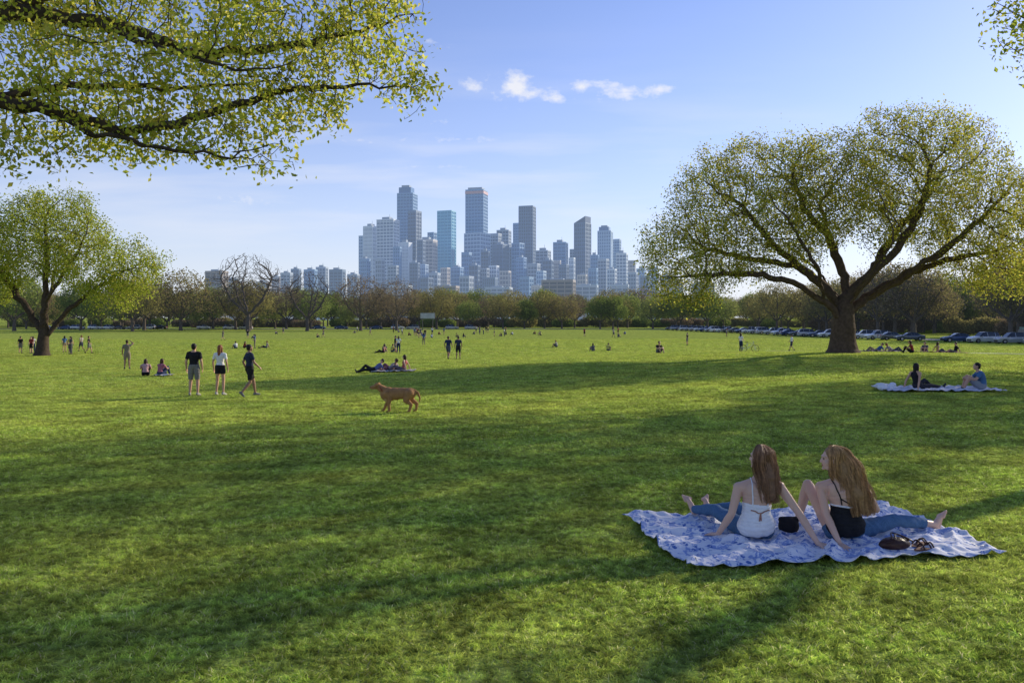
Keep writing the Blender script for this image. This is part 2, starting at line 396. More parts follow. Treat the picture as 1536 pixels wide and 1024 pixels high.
# =================================================================== hero women
W1=(2.26,7.36); W2=(3.07,7.32)
def hero(name,loc,J,fwd,hfwd,topz,hands,mats,shorts,legR,offs):
    B,spl,at=body_prims(J,False,topz=topz,sleeve=0,shorts=shorts,legR=legR,shoes=False,hair=None,fwd=fwd,hfwd=hfwd,hands=hands)
    me=B.build('body',mats,voxel=.0055,iters=3,offs=offs,wr=.0045)
    root=empty(name,(loc[0],loc[1],g(*loc)+.022)); add('body',me,parent=root)
    return root,me,at
def hair_strands(root,at,mass,guides,col,n=520,wave=.012,rad=.0024,seed=1,k=.96):
    r=np.random.default_rng(seed)
    hm=mat(col,.5,.3,40,.2,name='hair',spec=.35); hm2=mat(tuple(A(*col)*1.45),.5,.25,40,name='hair',spec=.35); hm3=mat(tuple(A(*col)*.65),.55,.3,40,name='hair',spec=.3)
    B=Body()
    for q in mass:
        if len(q)==4: B.c(*q,HAIR)
        else: B.e(q[0],q[1],HAIR)
    me=B.build('hair_mass',[hm3]*8,voxel=.008,iters=4); add('hair_mass',me,parent=root)
    paths=[];rads=[]
    locks=[(math.sqrt(r.uniform(0,1)),r.uniform(0,2*math.pi),r.uniform(.72,1.05),r.uniform(0,3),r.uniform(10,13),r.normal(size=2)*.16) for _ in range(max(30,n//16))]
    for i in range(n):
        rr,a,L,ph,fr,sp_=locks[i%len(locks)]; gx=rr*math.cos(a)+r.normal()*.09; gy=rr*math.sin(a)+r.normal()*.09; L=L*r.uniform(.93,1.04); ph=ph+gx*2+r.normal()*.12
        m=20; P=[]; jit=r.normal(size=2)*.06
        for j in range(m):
            t=j/(m-1)*L
            c,u,v=guides(t); amp=wave*min(1,t*2)
            p=c+u*(gx+(sp_[0]+jit[0])*t)+v*(gy+(sp_[1]+jit[1])*t)
            p=p+amp*(math.sin(ph+fr*t)*nrm(u)+math.cos(ph*1.3+fr*t)*nrm(v))
            P.append(p)
        paths.append(P); rads.append([rad*(1-.7*(j/(m-1))**2) for j in range(m)])
    V,F=path_tubes(paths,rads,4)
    me=mesh_np('hair_strands',V,F)
    for q in(hm,hm2,hm3): me.materials.append(q)
    pick=r.choice([0,0,1,2],size=n); setmi(me,np.repeat(pick,19*4)); smooth(me); add('hair_strands',me,parent=root)

skinW=mat((.66,.42,.30),.45,.05,6,.04,name='skin')
jeans=mat((.065,.14,.25),.85,.3,90,.2,name='denim'); whitec=mat((.80,.79,.78),.8,.05,60,.2,name='cotton'); blackc=mat((.012,.012,.014),.8,.2,50,.2,name='black_cotton')
J1=dict(pel=(0,.0,.115),waist=(-.01,-.03,.27),chest=(.0,-.03,.43),neck=(.035,.0,.575),head=(.045,.035,.765),
  sh=[(-.17,-.01,.50),(.205,-.02,.51)],el=[(-.245,-.05,.265),(.355,-.12,.28)],wr=[(-.335,.08,.045),(.47,-.25,.05)],
  hip=[(-.10,.05,.10),(.09,.05,.10)],kn=[(-.26,.50,.17),(-.02,.52,.19)],an=[(-.36,.93,.07),(-.20,.94,.07)],toe=[(-.42,.98,.22),(-.2,1.02,.2)])
h1={0:dict(d=(-.8,.5,-.1),n=(0,0,-1),curl=.06,side=-1,spread=.2),1:dict(d=(.85,-.35,-.1),n=(0,0,-1),curl=.06,side=-1,spread=.2)}
r1,me1,at1=hero('sitting_woman',W1,J1,(-.2,1,0),(-.78,.62,0),((.52,TOP),(1.1,SKIN)),h1,[skinW,whitec,jeans,whitec,jeans,dark,lip,whitec],2,2,{TOP:.008,BOT:.008})
J2=dict(pel=(0,0,.115),waist=(-.01,-.01,.27),chest=(-.03,-.02,.43),neck=(-.07,.0,.575),head=(-.125,.02,.76),
  sh=[(-.215,.05,.50),(.14,-.045,.51)],el=[(-.205,-.06,.265),(.30,.05,.29)],wr=[(-.145,-.21,.045),(.21,.24,.24)],
  hip=[(-.09,.05,.10),(.10,.03,.10)],kn=[(-.21,.38,.45),(.55,.20,.15)],an=[(-.24,.56,.07),(1.02,.40,.06)],toe=[(-.28,.75,.05),(1.10,.46,.2)])
h2={0:dict(d=(.25,-.9,-.1),n=(0,0,-1),curl=.06,side=-1,spread=.2),1:dict(d=(-.5,.7,-.2),n=(0,0,-1),curl=.3)}
r2,me2_,at2=hero('sitting_woman',W2,J2,(-.3,1,0),(-1,.12,-.02),((.50,TOP),(1.1,SKIN)),h2,[skinW,blackc,jeans,whitec,jeans,dark,lip,blackc],.10,1.72,{TOP:.007,BOT:.009})
def straps(root,me,paths,m,r=.0045):
    bv=BVHTree.FromPolygons([tuple(v.co) for v in me.vertices],[tuple(p.vertices) for p in me.polygons]); PP=[];RR=[]
    for P in paths:
        out=[]
        for i in range(len(P)-1):
            for k in range(8):
                q=lerp(P[i],P[i+1],k/8); loc,no,_,_=bv.find_nearest(Vector(q)); out.append(np.array(loc)+np.array(no)*.003)
        for _ in range(8): out=[out[0]]+[(out[i-1]+2*out[i]+out[i+1])/4 for i in range(1,len(out)-1)]+[out[-1]]
        PP.append(out); RR.append([r]*len(out))
    V,F=path_tubes(PP,RR,6); s=mesh_np('straps',V,F); s.materials.append(m); smooth(s); add('straps',s,parent=root)
straps(r1,me1,[[(-.085,-.16,.36),(-.08,-.16,.46),(-.07,-.1,.57),(-.06,.02,.60)],[(.085,-.16,.36),(.10,-.16,.46),(.11,-.1,.57),(.10,.02,.60)],
  [(-.12,-.12,.345),(0,-.16,.325),(.12,-.12,.345)]],whitec,.006)
straps(r1,me1,[[(-.10,-.14,.31),(-.05,-.16,.30),(0,-.16,.285),(.05,-.16,.30),(.10,-.14,.31)],[(0,-.16,.285),(.01,-.16,.22)],[(0,-.16,.285),(-.015,-.16,.215)]],mat((.35,.17,.12),.8,.3,60),.006)
straps(r2,me2_,[[(-.09,-.12,.36),(-.11,-.14,.44),(-.13,-.08,.54),(-.14,.0,.58)],[(.09,-.16,.36),(.07,-.16,.46),(.05,-.1,.56),(.04,-.02,.58)],
  [(-.10,-.12,.42),(.0,-.16,.36),(.08,-.14,.36)]],blackc,.006)
straps(r2,me2_,[[(-.14,-.02,.36),(-.06,-.14,.35),(.02,-.16,.345)]],whitec,.009)
def curve(pts):
    pts=[A(*p) for p in pts]
    def f(t):
        x=max(0,min(t,1.1))*(len(pts)-1); i=min(int(x),len(pts)-2); s=x-i
        a=pts[max(i-1,0)];b=pts[i];c=pts[i+1];d=pts[min(i+2,len(pts)-1)]
        return .5*((2*b)+(-a+c)*s+(2*a-5*b+4*c-d)*s*s+(-a+3*b-3*c+d)*s**3)
    return f
def guide(cpts,us,vs):
    c=curve(cpts);u=curve(us);v=curve(vs); return lambda t:(c(t),u(t),v(t))
hair_strands(r1,at1,[((.058,.02,.795),(.088,.095,.088)),((.07,-.005,.74),.080,(.08,-.06,.60),.072),((.08,-.06,.60),.068,(.10,-.105,.44),.045)],
  guide([(.055,.03,.885),(.065,-.01,.84),(.07,-.02,.75),(.08,-.055,.64),(.09,-.09,.52),(.11,-.115,.38)],
        [(.03,0,0),(.080,0,0),(.096,.02,0),(.10,.02,0),(.09,.02,0),(.065,.01,0)],
        [(0,.03,0),(.01,.075,.01),(0,.075,.0),(0,.045,0),(0,.035,0),(0,.025,0)]),(.29,.15,.07),n=1900,wave=.014,seed=3)
hair_strands(r2,at2,[((-.105,.02,.795),(.09,.085,.088)),((-.075,.0,.75),.080,(-.02,-.03,.64),.084),((-.02,-.03,.64),.082,(.06,-.09,.46),.075),((.06,-.09,.46),.07,(.11,-.11,.32),.04)],
  guide([(-.11,.02,.885),(-.085,.01,.84),(-.05,-.01,.74),(.0,-.045,.62),(.06,-.09,.47),(.115,-.12,.28)],
        [(.03,0,0),(.078,0,.02),(.09,0,.04),(.108,0,.03),(.108,0,.02),(.07,0,.01)],
        [(0,.03,0),(0,.08,0),(0,.085,0),(0,.07,0),(0,.045,0),(0,.03,0)]),(.44,.25,.10),n=2300,wave=.024,seed=5)

# =================================================================== middle distance people
NAT={0:dict(d=(.0,.12,-1),n=(1,0,0),curl=.3,side=None),1:dict(d=(.0,.12,-1),n=(-1,0,0),curl=.3,side=None)}
base_mesh('man_stand',P_stand(),True,'short',.6,.85,.011,NAT)
base_mesh('man_walk',P_walk(),True,'short',.6,.8,.011)
base_mesh('woman_stand',P_stand(),False,'long',.55,.35,.011,NAT)
base_mesh('man_raise',P_raise(),True,'short',.6,.8,.013)
base_mesh('woman_sit',P_sit(),False,'long',0,2,.012)
base_mesh('man_sit',P_sit(),True,'short',.6,1.0,.012)
base_mesh('woman_knees',P_knees(),False,'long',.5,2,.013)
base_mesh('man_knees',P_knees(),True,'short',.6,.9,.013)
base_mesh('man_recline',P_recline(),True,'short',.6,2,.013)
J=P_stand(); J['wr']=[(-.20,.25,1.02),(.20,.25,1.02)]; J['el']=[(-.25,.0,1.13),(.25,.0,1.13)]
base_mesh('woman_front',J,False,'long',.5,1.9,.013)
def person(name,key,x,y,rot,sk,top,bot,hair,shoe=(.05,.05,.055),s=1.0):
    me=recolor(key,pmats(sk,top,bot,hair,shoe)); return add(name,me,(x,y,g(x,y)+(.02 if y<60 else .0)),rot,s)
R=math.radians
BLK=(.014,.014,.016);WHT=(.75,.74,.72);NAVY=(.02,.035,.09);GRY=(.2,.19,.17);KH=(.25,.2,.14);BRN=(.05,.025,.012);DBR=(.015,.01,.008);RED=(.24,.08,.03)
person('standing_man','man_stand',-10.78,27,R(4),skinA,BLK,GRY,DBR,(.3,.28,.26),1.01)
person('standing_woman','woman_stand',-9.93,27.1,R(-8),skinA,WHT,BLK,RED,(.4,.38,.36),.98)
person('walking_man','man_walk',-8.7,26.4,R(-50),skinB,(.02,.03,.06),BLK,DBR,(.15,.15,.16),.985)
person('standing_man','man_raise',-23.2,48,R(20),skinB,(.2,.18,.12),KH,BRN)
person('sitting_woman','woman_knees',-18.5,40.2,R(20),skinA,(.5,.3,.3),BLK,BRN)
person('sitting_woman','woman_knees',-17.75,40.2,R(-20),skinA,(.35,.12,.16),NAVY,BRN)
person('reclining_man','man_recline',-7.35,42.1,R(115),skinA,(.12,.14,.3),BLK,DBR)
person('sitting_woman','woman_sit',-5.75,42.1,R(75),skinA,(.4,.1,.09),(.12,.1,.12),BRN)
person('sitting_man','man_recline',-6.6,42.7,R(60),skinB,(.35,.3,.3),(.2,.08,.1),BRN)
person('walking_man','man_walk',-4.8,60,R(-15),skinB,NAVY,(.08,.09,.12),DBR)
person('standing_man','man_stand',-4.05,60,R(10),skinB,(.03,.04,.08),(.02,.02,.03),DBR)
person('sitting_man','man_knees',11.4,62,R(200),skinA,BLK,(.1,.1,.12),BRN,s=1.1)
person('sitting_woman','woman_sit',13.25,26,R(-70),skinA,BLK,(.03,.03,.04),DBR)
person('sitting_man','man_knees',15.2,25.8,R(75),skinA,(.07,.16,.30),(.25,.27,.3),DBR,s=1.04)
sets=[(BLK,GRY,DBR),(WHT,NAVY,BRN),((.25,.04,.04),BLK,BRN),((.05,.12,.3),KH,DBR),((.4,.36,.3),(.06,.07,.1),RED),((.1,.1,.12),(.12,.12,.13),DBR),((.5,.45,.12),NAVY,BRN)]
lst=[('standing_person','man_stand',-50.6,82,0),('standing_person','woman_front',-49.6,82.5,.5),('standing_person','man_stand',-48.9,81,3),('standing_person','woman_stand',-47.2,84,1),
('walking_person','man_walk',-46.5,86,1.2),('standing_person','woman_front',-43.2,78,2.5),('standing_person','man_stand',-43.8,79,.3),('walking_person','man_walk',-42.5,80,-1.4),
('sitting_person','man_knees',-33.6,97,1),('sitting_person','woman_knees',-32.6,97,-1),('standing_person','woman_front',-31.0,96,2),('sitting_person','man_sit',-29.9,97,2),
('sitting_person','woman_knees',-13.4,84,.4),('sitting_person','man_knees',-12.5,83,-.8),('standing_person','man_stand',-12.0,82,2),('standing_person','woman_front',-11.4,80,0),('sitting_person','woman_sit',-12.9,80,1.3),
('standing_person','woman_front',-12.2,110,0),('sitting_person','man_knees',5.6,100,1),('sitting_person','woman_knees',8.8,86,.5),('sitting_person','man_knees',10.5,87,-.4),
('standing_person','man_stand',24.2,110,1),('walking_person','man_walk',30.2,86,1.5),
('sitting_person','woman_knees',26.1,52,1.2),('reclining_person','man_recline',27.4,60,1.6),('reclining_person','man_recline',29.0,60.6,-1.5),
('sitting_person','man_knees',32.2,62,2.2),('sitting_person','woman_sit',33.2,62,-1.4),('sitting_person','man_sit',34.2,61.5,1.4),('sitting_person','woman_knees',36.8,54,1.4)]
rr=random.Random(5)
for i in range(26):
    y=135+85*rr.random()**.8; x0=y*rr.choice([rr.uniform(-.40,.32),rr.uniform(-.2,.08)])
    for j in range(rr.choice([1,1,2,2,3,4])):
        k=rr.choice([('standing_person','man_stand'),('walking_person','man_walk'),('sitting_person','woman_knees'),('sitting_person','man_knees'),('standing_person','woman_front'),('standing_person','woman_stand')])
        lst.append((k[0],k[1],x0+j*rr.uniform(.8,1.6),y+rr.uniform(-1.5,1.5),rr.uniform(0,6)))
cache={}
for i,(nm,key,x,y,ro) in enumerate(lst):
    si=i%len(sets); ck=(key,si)
    if ck not in cache:
        t,b,h=sets[si]; cache[ck]=recolor(key,pmats([skinA,skinB,skinC][si%3],t,b,h))
    add(nm,cache[ck],(x,y,g(x,y)),ro,1.0)

# =================================================================== dog (faces left)
D=Body()
D.e((-.27,0,.43),(.21,.145,.185),0); D.e((-.10,0,.445),(.23,.135,.158),0); D.e((.10,0,.455),(.23,.128,.145),0); D.e((.27,0,.46),(.17,.13,.14),0); D.c((-.25,0,.53),.07,(.25,0,.52),.075,0)
D.c((-.30,0,.35),.12,(-.38,0,.41),.10,1)
D.c((-.33,0,.50),.12,(-.48,0,.59),.09,0)
D.e((-.545,0,.635),(.098,.083,.082),0); D.c((-.60,0,.615),.058,(-.70,0,.595),.043,0); D.c((-.70,0,.598),.039,(-.718,0,.592),.036,2); D.c((-.60,0,.58),.038,(-.68,0,.568),.031,1)
for s in(-1,1):
    D.c((-.52,s*.055,.70),.026,(-.545,s*.095,.675),.02,0); D.c((-.545,s*.095,.675),.022,(-.575,s*.105,.615),.012,0)
    D.e((-.612,s*.05,.65),(.008,.008,.009),2)
def dleg(pts,rs,y):
    P=[(p[0],y+(p[2] if len(p)>2 else 0),p[1]) for p in pts]
    for i in range(len(P)-1): D.c(P[i],rs[i],P[i+1],rs[i+1],0)
    x,yy,z=P[-1]
    for q in(-1,0,1): D.c((x,yy+q*.016,.022),.02,(x-.055,yy+q*.02,.018),.016,0)
dleg([(-.30,.45),(-.24,.32),(-.33,.20),(-.40,.06),(-.41,.03)],[.095,.06,.042,.033,.033],.09)
dleg([(-.28,.45),(-.22,.31),(-.24,.18),(-.22,.06),(-.23,.03)],[.095,.06,.042,.033,.033],-.09)
dleg([(.28,.46),(.20,.30),(.33,.19),(.29,.06),(.28,.03)],[.12,.078,.043,.033,.033],-.085)
dleg([(.30,.46),(.27,.31),(.43,.20),(.42,.07),(.40,.03)],[.12,.078,.043,.033,.033],.085)
D.c((.38,0,.53),.045,(.48,0,.47),.032,0); D.c((.48,0,.47),.032,(.53,0,.34),.023,0); D.c((.53,0,.34),.023,(.51,0,.24),.013,0)
tan=mat((.36,.19,.08),.8,.22,9,.3,name='dog_fur',spec=.15); pale=mat((.50,.33,.18),.8,.2,14,.3,name='dog_fur',spec=.15)
dm=D.build('fur',[tan,pale,dark,dark],voxel=.009,iters=5)
dog=empty('dog',(-2.95,20.8,g(-2.95,20.8)+.015)); dog.rotation_euler=(0,0,R(-6)); dog.scale=(1.05,)*3; add('dog_body',dm,parent=dog)
P=[];n=24
for i in range(n+1):
    a=2*math.pi*i/n; c=A(-.425,0,.555); e1=A(0,1,0); e2=nrm(A(.51,0,-.86)); P.append(c+.108*math.cos(a)*e1+.112*math.sin(a)*e2)
V,F=path_tubes([P],[[.012]*(n+1)],6); cm=mesh_np('collar',V,F); cm.materials.append(mat((.25,.03,.02),.5,.1)); smooth(cm); add('collar',cm,parent=dog)

# =================================================================== blankets & picnic things
def blanket(name,corners,m,nu=150,nv=110,amp=.012,sink=.012):
    c=[A(*p) for p in corners]; u=np.linspace(0,1,nu);v=np.linspace(0,1,nv); U,Vv=np.meshgrid(u,v)
    X=sum(w*cc[0] for w,cc in zip([(1-U)*(1-Vv),U*(1-Vv),U*Vv,(1-U)*Vv],c)); Y=sum(w*cc[1] for w,cc in zip([(1-U)*(1-Vv),U*(1-Vv),U*Vv,(1-U)*Vv],c))
    s=np.linalg.norm(c[1]-c[0])/3.0
    X=X+.03*s*np.sin(Vv*17+U*3)*((U<.03)|(U>.97))+.02*s*np.sin(Y*5); Y=Y+.035*s*np.sin(U*19+1)*(np.abs(Vv-.5)*2)**6
    w=np.abs(np.sin(X*6.1+2.2*np.sin(Y*3.3)+1.3*np.sin(X*2.3)))**.7; w2=np.abs(np.sin((X*.6-Y)*9+2*np.sin(X*4.1+Y*2)))**.8
    w3=np.sin(X*31+Y*17+3*np.sin(Y*9))*np.sin(Y*27-X*9)
    Z=G(X,Y)+sink+amp*((1-w)*2.4+(1-w2)*2.0+.6*w3)+.02
    V=np.stack([X,Y,Z],2).reshape(-1,3); i=np.arange(nu-1);j=np.arange(nv-1); I,Jj=np.meshgrid(i,j); b=(Jj*nu+I).ravel()
    F=np.stack([b,b+1,b+nu+1,b+nu],1)
    me=mesh_np(name,V,F); me.materials.append(m); smooth(me); ob=add(name,me); so=ob.modifiers.new('t','SOLIDIFY'); so.thickness=.006; return ob
bm,nt,out=newmat('blue_floral_cloth')
b=N(nt,'ShaderNodeBsdfPrincipled'); b.inputs['Roughness'].default_value=.9; b.inputs['Specular IOR Level'].default_value=.1; nt.links.new(b.outputs[0],out.inputs[0])
ge=N(nt,'ShaderNodeNewGeometry')
def mixc(f,a,c):
    x=N(nt,'ShaderNodeMix',data_type='RGBA'); nt.links.new(f,x.inputs[0])
    for i,q in((6,a),(7,c)):
        if isinstance(q,tuple): x.inputs[i].default_value=(*q,1)
        else: nt.links.new(q,x.inputs[i])
    return x.outputs[2]
def mrange(src,a,c,lo=0,hi=1):
    r=N(nt,'ShaderNodeMapRange'); r.inputs[1].default_value=a; r.inputs[2].default_value=c; r.inputs[3].default_value=lo; r.inputs[4].default_value=hi; nt.links.new(src,r.inputs[0]); return r.outputs[0]
n1=N(nt,'ShaderNodeTexNoise'); n1.inputs['Scale'].default_value=8; n1.inputs['Detail'].default_value=2; n1.inputs['Distortion'].default_value=1.5; nt.links.new(ge.outputs['Position'],n1.inputs['Vector'])
v1=N(nt,'ShaderNodeTexVoronoi'); v1.inputs['Scale'].default_value=11; nt.links.new(ge.outputs['Position'],v1.inputs['Vector'])
n2=N(nt,'ShaderNodeTexNoise'); n2.inputs['Scale'].default_value=24; n2.inputs['Detail'].default_value=3; n2.inputs['Distortion'].default_value=2; nt.links.new(ge.outputs['Position'],n2.inputs['Vector'])
c0=mixc(mrange(n1.outputs['Fac'],.50,.54),(.74,.73,.75),(.28,.36,.60))
c1=mixc(mrange(v1.outputs['Distance'],.30,.26,0,1),c0,(.09,.17,.42))
c2=mixc(mrange(n2.outputs['Fac'],.56,.59),c1,(.79,.78,.79))
nt.links.new(c2,b.inputs['Base Color'])
blanket('picnic_blanket',[(1.40,6.42),(4.30,6.90),(4.22,9.05),(1.20,8.35)],bm,240,170,.017)
rug=mat((.6,.6,.68),.9,.25,5,.1,name='rug')
blanket('picnic_blanket',[(11.9,25.3),(15.7,25.2),(15.6,26.7),(12.1,26.8)],rug,60,40,.02,.04)
blanket('picnic_blanket',[(-7.4,41.6),(-5.1,41.5),(-5.1,42.6),(-7.4,42.6)],mat((.42,.40,.38),.9,.3,5),40,30,.02,.04)
blanket('picnic_blanket',[(-18.0,39.9),(-17.2,39.8),(-17.2,40.6),(-18.0,40.6)],mat((.6,.58,.52),.9,.2,5),40,30,.02,.04)
blanket('picnic_blanket',[(26.4,59),(30.2,59),(30.2,61.5),(26.4,61.5)],mat((.2,.16,.2),.9,.3,5),40,30,.02,.05)
blanket('picnic_blanket',[(31.4,61),(35,61),(35,63),(31.4,63)],mat((.3,.14,.12),.9,.3,5),40,30,.02,.05)
Bp=Body()
for i in range(14): Bp.e((rng.uniform(-.3,.3),rng.uniform(-.2,.2),rng.uniform(.03,.16)),(rng.uniform(.08,.2),rng.uniform(.08,.16),rng.uniform(.05,.1)),0)
pm=Bp.build('crumpled_cloth',[mat((.72,.73,.78),.8,.08,12,.5)],voxel=.02,iters=2); add('crumpled_cloth',pm,(12.25,26.0,g(12.2,26)+.05))
leather=mat((.045,.018,.012),.4,.3,25,.3,name='leather')
Bb=Body(); Bb.e((0,0,.055),(.14,.075,.06),0); Bb.e((.05,.02,.045),(.11,.085,.05),0); Bb.c((-.12,0,.045),.032,(.13,0,.045),.028,0)
hb=Bb.build('bag',[leather],voxel=.009,iters=3); hr=empty('handbag',(3.36,7.0,g(3.36,7)+.035)); hr.rotation_euler=(0,0,.2); add('bag_body',hb,parent=hr)
Pp=[A(-.12+.24*t,-.06-.05*math.sin(t*9),.08+.06*math.sin(math.pi*t)) for t in np.linspace(0,1,16)]
V,F=path_tubes([Pp,[p+A(.02,.08,-.01) for p in Pp]],[[.007]*16]*2,6); sm_=mesh_np('handles',V,F); sm_.materials.append(leather); smooth(sm_); add('handles',sm_,parent=hr)
bag2=Body(); bag2.e((0,0,.08),(.10,.07,.09),0); bag2.c((-.07,0,.14),.03,(.07,0,.14),.03,0)
hb2=bag2.build('bag',[blackc],voxel=.01,iters=3); add('shoulder_bag',hb2,(2.64,7.6,g(2.66,7.6)+.03))
def sandal(x,y,ro):
    m_=MB(); n=14; root=empty('sandal',(x,y,g(x,y)+.055)); root.rotation_euler=(0,0,ro); top=[]
    for i in range(n):
        a=2*math.pi*i/n; top.append((.125*math.cos(a),.042*math.sin(a)*(1+.25*math.cos(a))))
    b0=len(m_.v); m_.v+= [(p[0],p[1],0) for p in top]+[(p[0],p[1],.014) for p in top]
    m_.f.append([b0+i for i in range(n)][::-1]); m_.f.append([b0+n+i for i in range(n)]); m_.m+=[0,0]
    for i in range(n): m_.f.append([b0+i,b0+(i+1)%n,b0+n+(i+1)%n,b0+n+i]); m_.m.append(0)
    add('sole',m_.mesh('sole',[mat((.16,.08,.05),.7,.2)]),parent=root)
    ps=[[A(xx,-.045+.09*t,.012+.045*math.sin(math.pi*t)) for t in np.linspace(0,1,9)] for xx in(.05,.02,-.05)]
    V,F=path_tubes(ps,[[.007]*9]*3,6); q=mesh_np('straps',V,F); q.materials.append(leather); add('straps',q,parent=root)
sandal(3.60,6.93,.3); sandal(3.62,7.07,.6)
print('picnic',time.time()-T0)

# =================================================================== trees
def sample_ell(lobes,n,r,hollow=.0):
    w=np.array([l[1][0]*l[1][1]*l[1][2]*(l[2] if len(l)>2 else 1) for l in lobes]); w/=w.sum(); idx=r.choice(len(lobes),n,p=w)
    d=r.normal(size=(n,3)); d/=np.linalg.norm(d,axis=1)[:,None]; rad=(hollow**3+(1-hollow**3)*r.uniform(size=n))**(1/3)
    C=np.array([l[0] for l in lobes])[idx]; Rr=np.array([l[1] for l in lobes])[idx]
    return C+d*Rr*rad[:,None]
def grow(paths,att,step,infl,kill,iters,r,trop=(0,0,.0),jit=.12,maxn=24000):
    nodes=[];par=[]
    for start,pts in paths:
        pts=[A(*p) for p in pts]
        if start is None: cur=pts[0]; nodes.append(cur);par.append(-1);prev=0; rest=pts[1:]
        else:
            d=[np.linalg.norm(q-pts[0]) for q in nodes]; prev=int(np.argmin(d)); cur=nodes[prev]; rest=pts[1:]
        for p in rest:
            L=np.linalg.norm(p-cur); k=max(1,int(L/step)); c0=cur; jj=.03 if start is None else .14
            for j in range(1,k+1):
                q=lerp(c0,p,j/k)+(r.normal(size=3)*step*jj if j<k else 0); nodes.append(q); par.append(prev); prev=len(nodes)-1
            cur=p
    cnt=[0]*len(nodes)
    for p in par:
        if p>=0: cnt[p]+=1
    att=[Vector(a) for a in att]; tr=A(*trop)
    for it in range(iters):
        kd=kdtree.KDTree(len(nodes))
        for i,q in enumerate(nodes): kd.insert(q,i)
        kd.balance(); acc={}; keep=[]
        for a in att:
            co,i,d=kd.find(a)
            if d<kill: continue
            keep.append(a)
            if d<infl:
                v=(a-co)/d; s=acc.get(i)
                acc[i]=(s+v) if s is not None else v
        att=keep
        if not acc or not att: break
        n0=len(nodes)
        for i,v in acc.items():
            if cnt[i]>=3: continue
            dd=nrm(nrm(np.array(v))+r.normal(size=3)*jit+tr)
            if par[i]>=0:
                dd=nrm(dd+.35*nrm(nodes[i]-nodes[par[i]]))
            nodes.append(nodes[i]+dd*step); par.append(i); cnt[i]+=1; cnt.append(0)
        if len(nodes)==n0 or len(nodes)>maxn: break
    return np.array(nodes),np.array(par)
def tree_mesh(name,nodes,par,rbase,tip,mats,leaf,r,flare=1.0,S=(9,4),mix2=.3,wavek=1.0,wamp=.45):
    n=len(nodes); e=2.35; acc=np.zeros(n); ch=np.full(n,-1); best=np.zeros(n); rad=np.zeros(n)
    for i in range(n-1,-1,-1):
        rad[i]=tip if acc[i]==0 else acc[i]**(1/e)
        p=par[i]
        if p>=0:
            acc[p]+=rad[i]**e
            if rad[i]>best[p]: best[p]=rad[i]; ch[p]=i
    pw=math.log(rbase/tip)/math.log(max(rad[0]/tip,1.01)); rad=tip*(rad/tip)**pw
    I=np.arange(n); pp=np.maximum(par,0)
    for _ in range(8):
        mainc=(ch[pp]==I)&(par>=0); up=np.where(mainc,rad[pp],rad); dn=np.where(ch>=0,rad[np.maximum(ch,0)],rad); rad=.5*rad+.25*(up+dn)
    z0=nodes[0][2]; low=nodes[:,2]-z0; fl=(np.hypot(nodes[:,0]-nodes[0,0],nodes[:,1]-nodes[0,1])<1.2)
    rad2=rad*np.where(fl,1+flare*np.exp(-low/.45),1)
    tan_=np.zeros((n,3)); U=np.zeros((n,3)); tan_[0]=(0,0,1)
    for i in range(1,n): tan_[i]=nrm(nodes[i]-nodes[par[i]])
    tt=tan_.copy()
    for i in range(n):
        if ch[i]>=0: tt[i]=nrm(tan_[i]+tan_[ch[i]])
    U[0]=(1,0,0); Ub=np.zeros((n,3)); Tb=np.zeros((n,3))
    for i in range(1,n):
        p=par[i]; u=U[p]-np.dot(U[p],tt[i])*tt[i]
        if np.linalg.norm(u)<1e-3: u=np.cross(tt[i],A(.3,.5,.8))
        U[i]=nrm(u)
        if ch[p]==i: Ub[i]=U[p]; Tb[i]=tt[p]
        else: Ub[i]=nrm(U[p]-np.dot(U[p],tan_[i])*tan_[i]+1e-6); Tb[i]=tan_[i]
    idx=np.arange(1,n); pa=par[1:]; main=ch[pa]==idx
    r1=rad2[idx]; r0=np.where(main,rad2[pa],np.minimum(r1*1.35,rad2[pa]))
    Vs=[];Fs=[];mi=[];b=0
    for cls,s in((r1>.04,S[0]),(r1<=.04,S[1])):
        k=cls
        if not k.any(): continue
        V,F=tubes(nodes[pa[k]],nodes[idx[k]],Ub[idx[k]],U[idx[k]],r0[k],r1[k],s,Tb[idx[k]],tt[idx[k]])
        Vs.append(V);Fs.append(F+b);b+=len(V);mi.append(np.zeros(len(F),int))
    if leaf:
        cnt,size,spread,mr=leaf
        tips=np.where((rad<mr))[0]
        q=nodes[tips]*wavek; dens=.75+wamp*np.sin(q[:,0]*1.1+np.sin(q[:,2]*.9)*2)*np.sin(q[:,2]*1.3+q[:,1]*.8)
        tips=np.repeat(tips,np.maximum(0,(cnt*np.maximum(dens,.05)*r.uniform(.5,1.5,len(tips))).astype(int)))
        m=len(tips); pos=nodes[tips]+r.normal(size=(m,3))*spread
        a=r.normal(size=(m,3)); a[:,2]-=.25; a/=np.linalg.norm(a,axis=1)[:,None]
        q=r.normal(size=(m,3)); bb=np.cross(a,q); bb/=np.linalg.norm(bb,axis=1)[:,None]; nn=np.cross(a,bb)
        s=(size*r.uniform(.6,1.3,size=m))[:,None]
        V=np.stack([pos,pos+a*s*.45+bb*s*.3+nn*s*.08,pos+a*s,pos+a*s*.45-bb*s*.3+nn*s*.08],1).reshape(-1,3)
        F=(np.arange(m)*4)[:,None]+np.arange(4); Vs.append(V);Fs.append(F+b);b+=len(V)
        ml=1+(r.uniform(size=m)<mix2).astype(int) if len(mats)>2 else np.ones(m,int); mi.append(ml)
    me=mesh_np(name,np.concatenate(Vs),np.concatenate(Fs))
    for q in mats: me.materials.append(q)
    M=np.concatenate(mi); setmi(me,M); me.polygons.foreach_set('use_smooth',M==0); me.update()
    return me

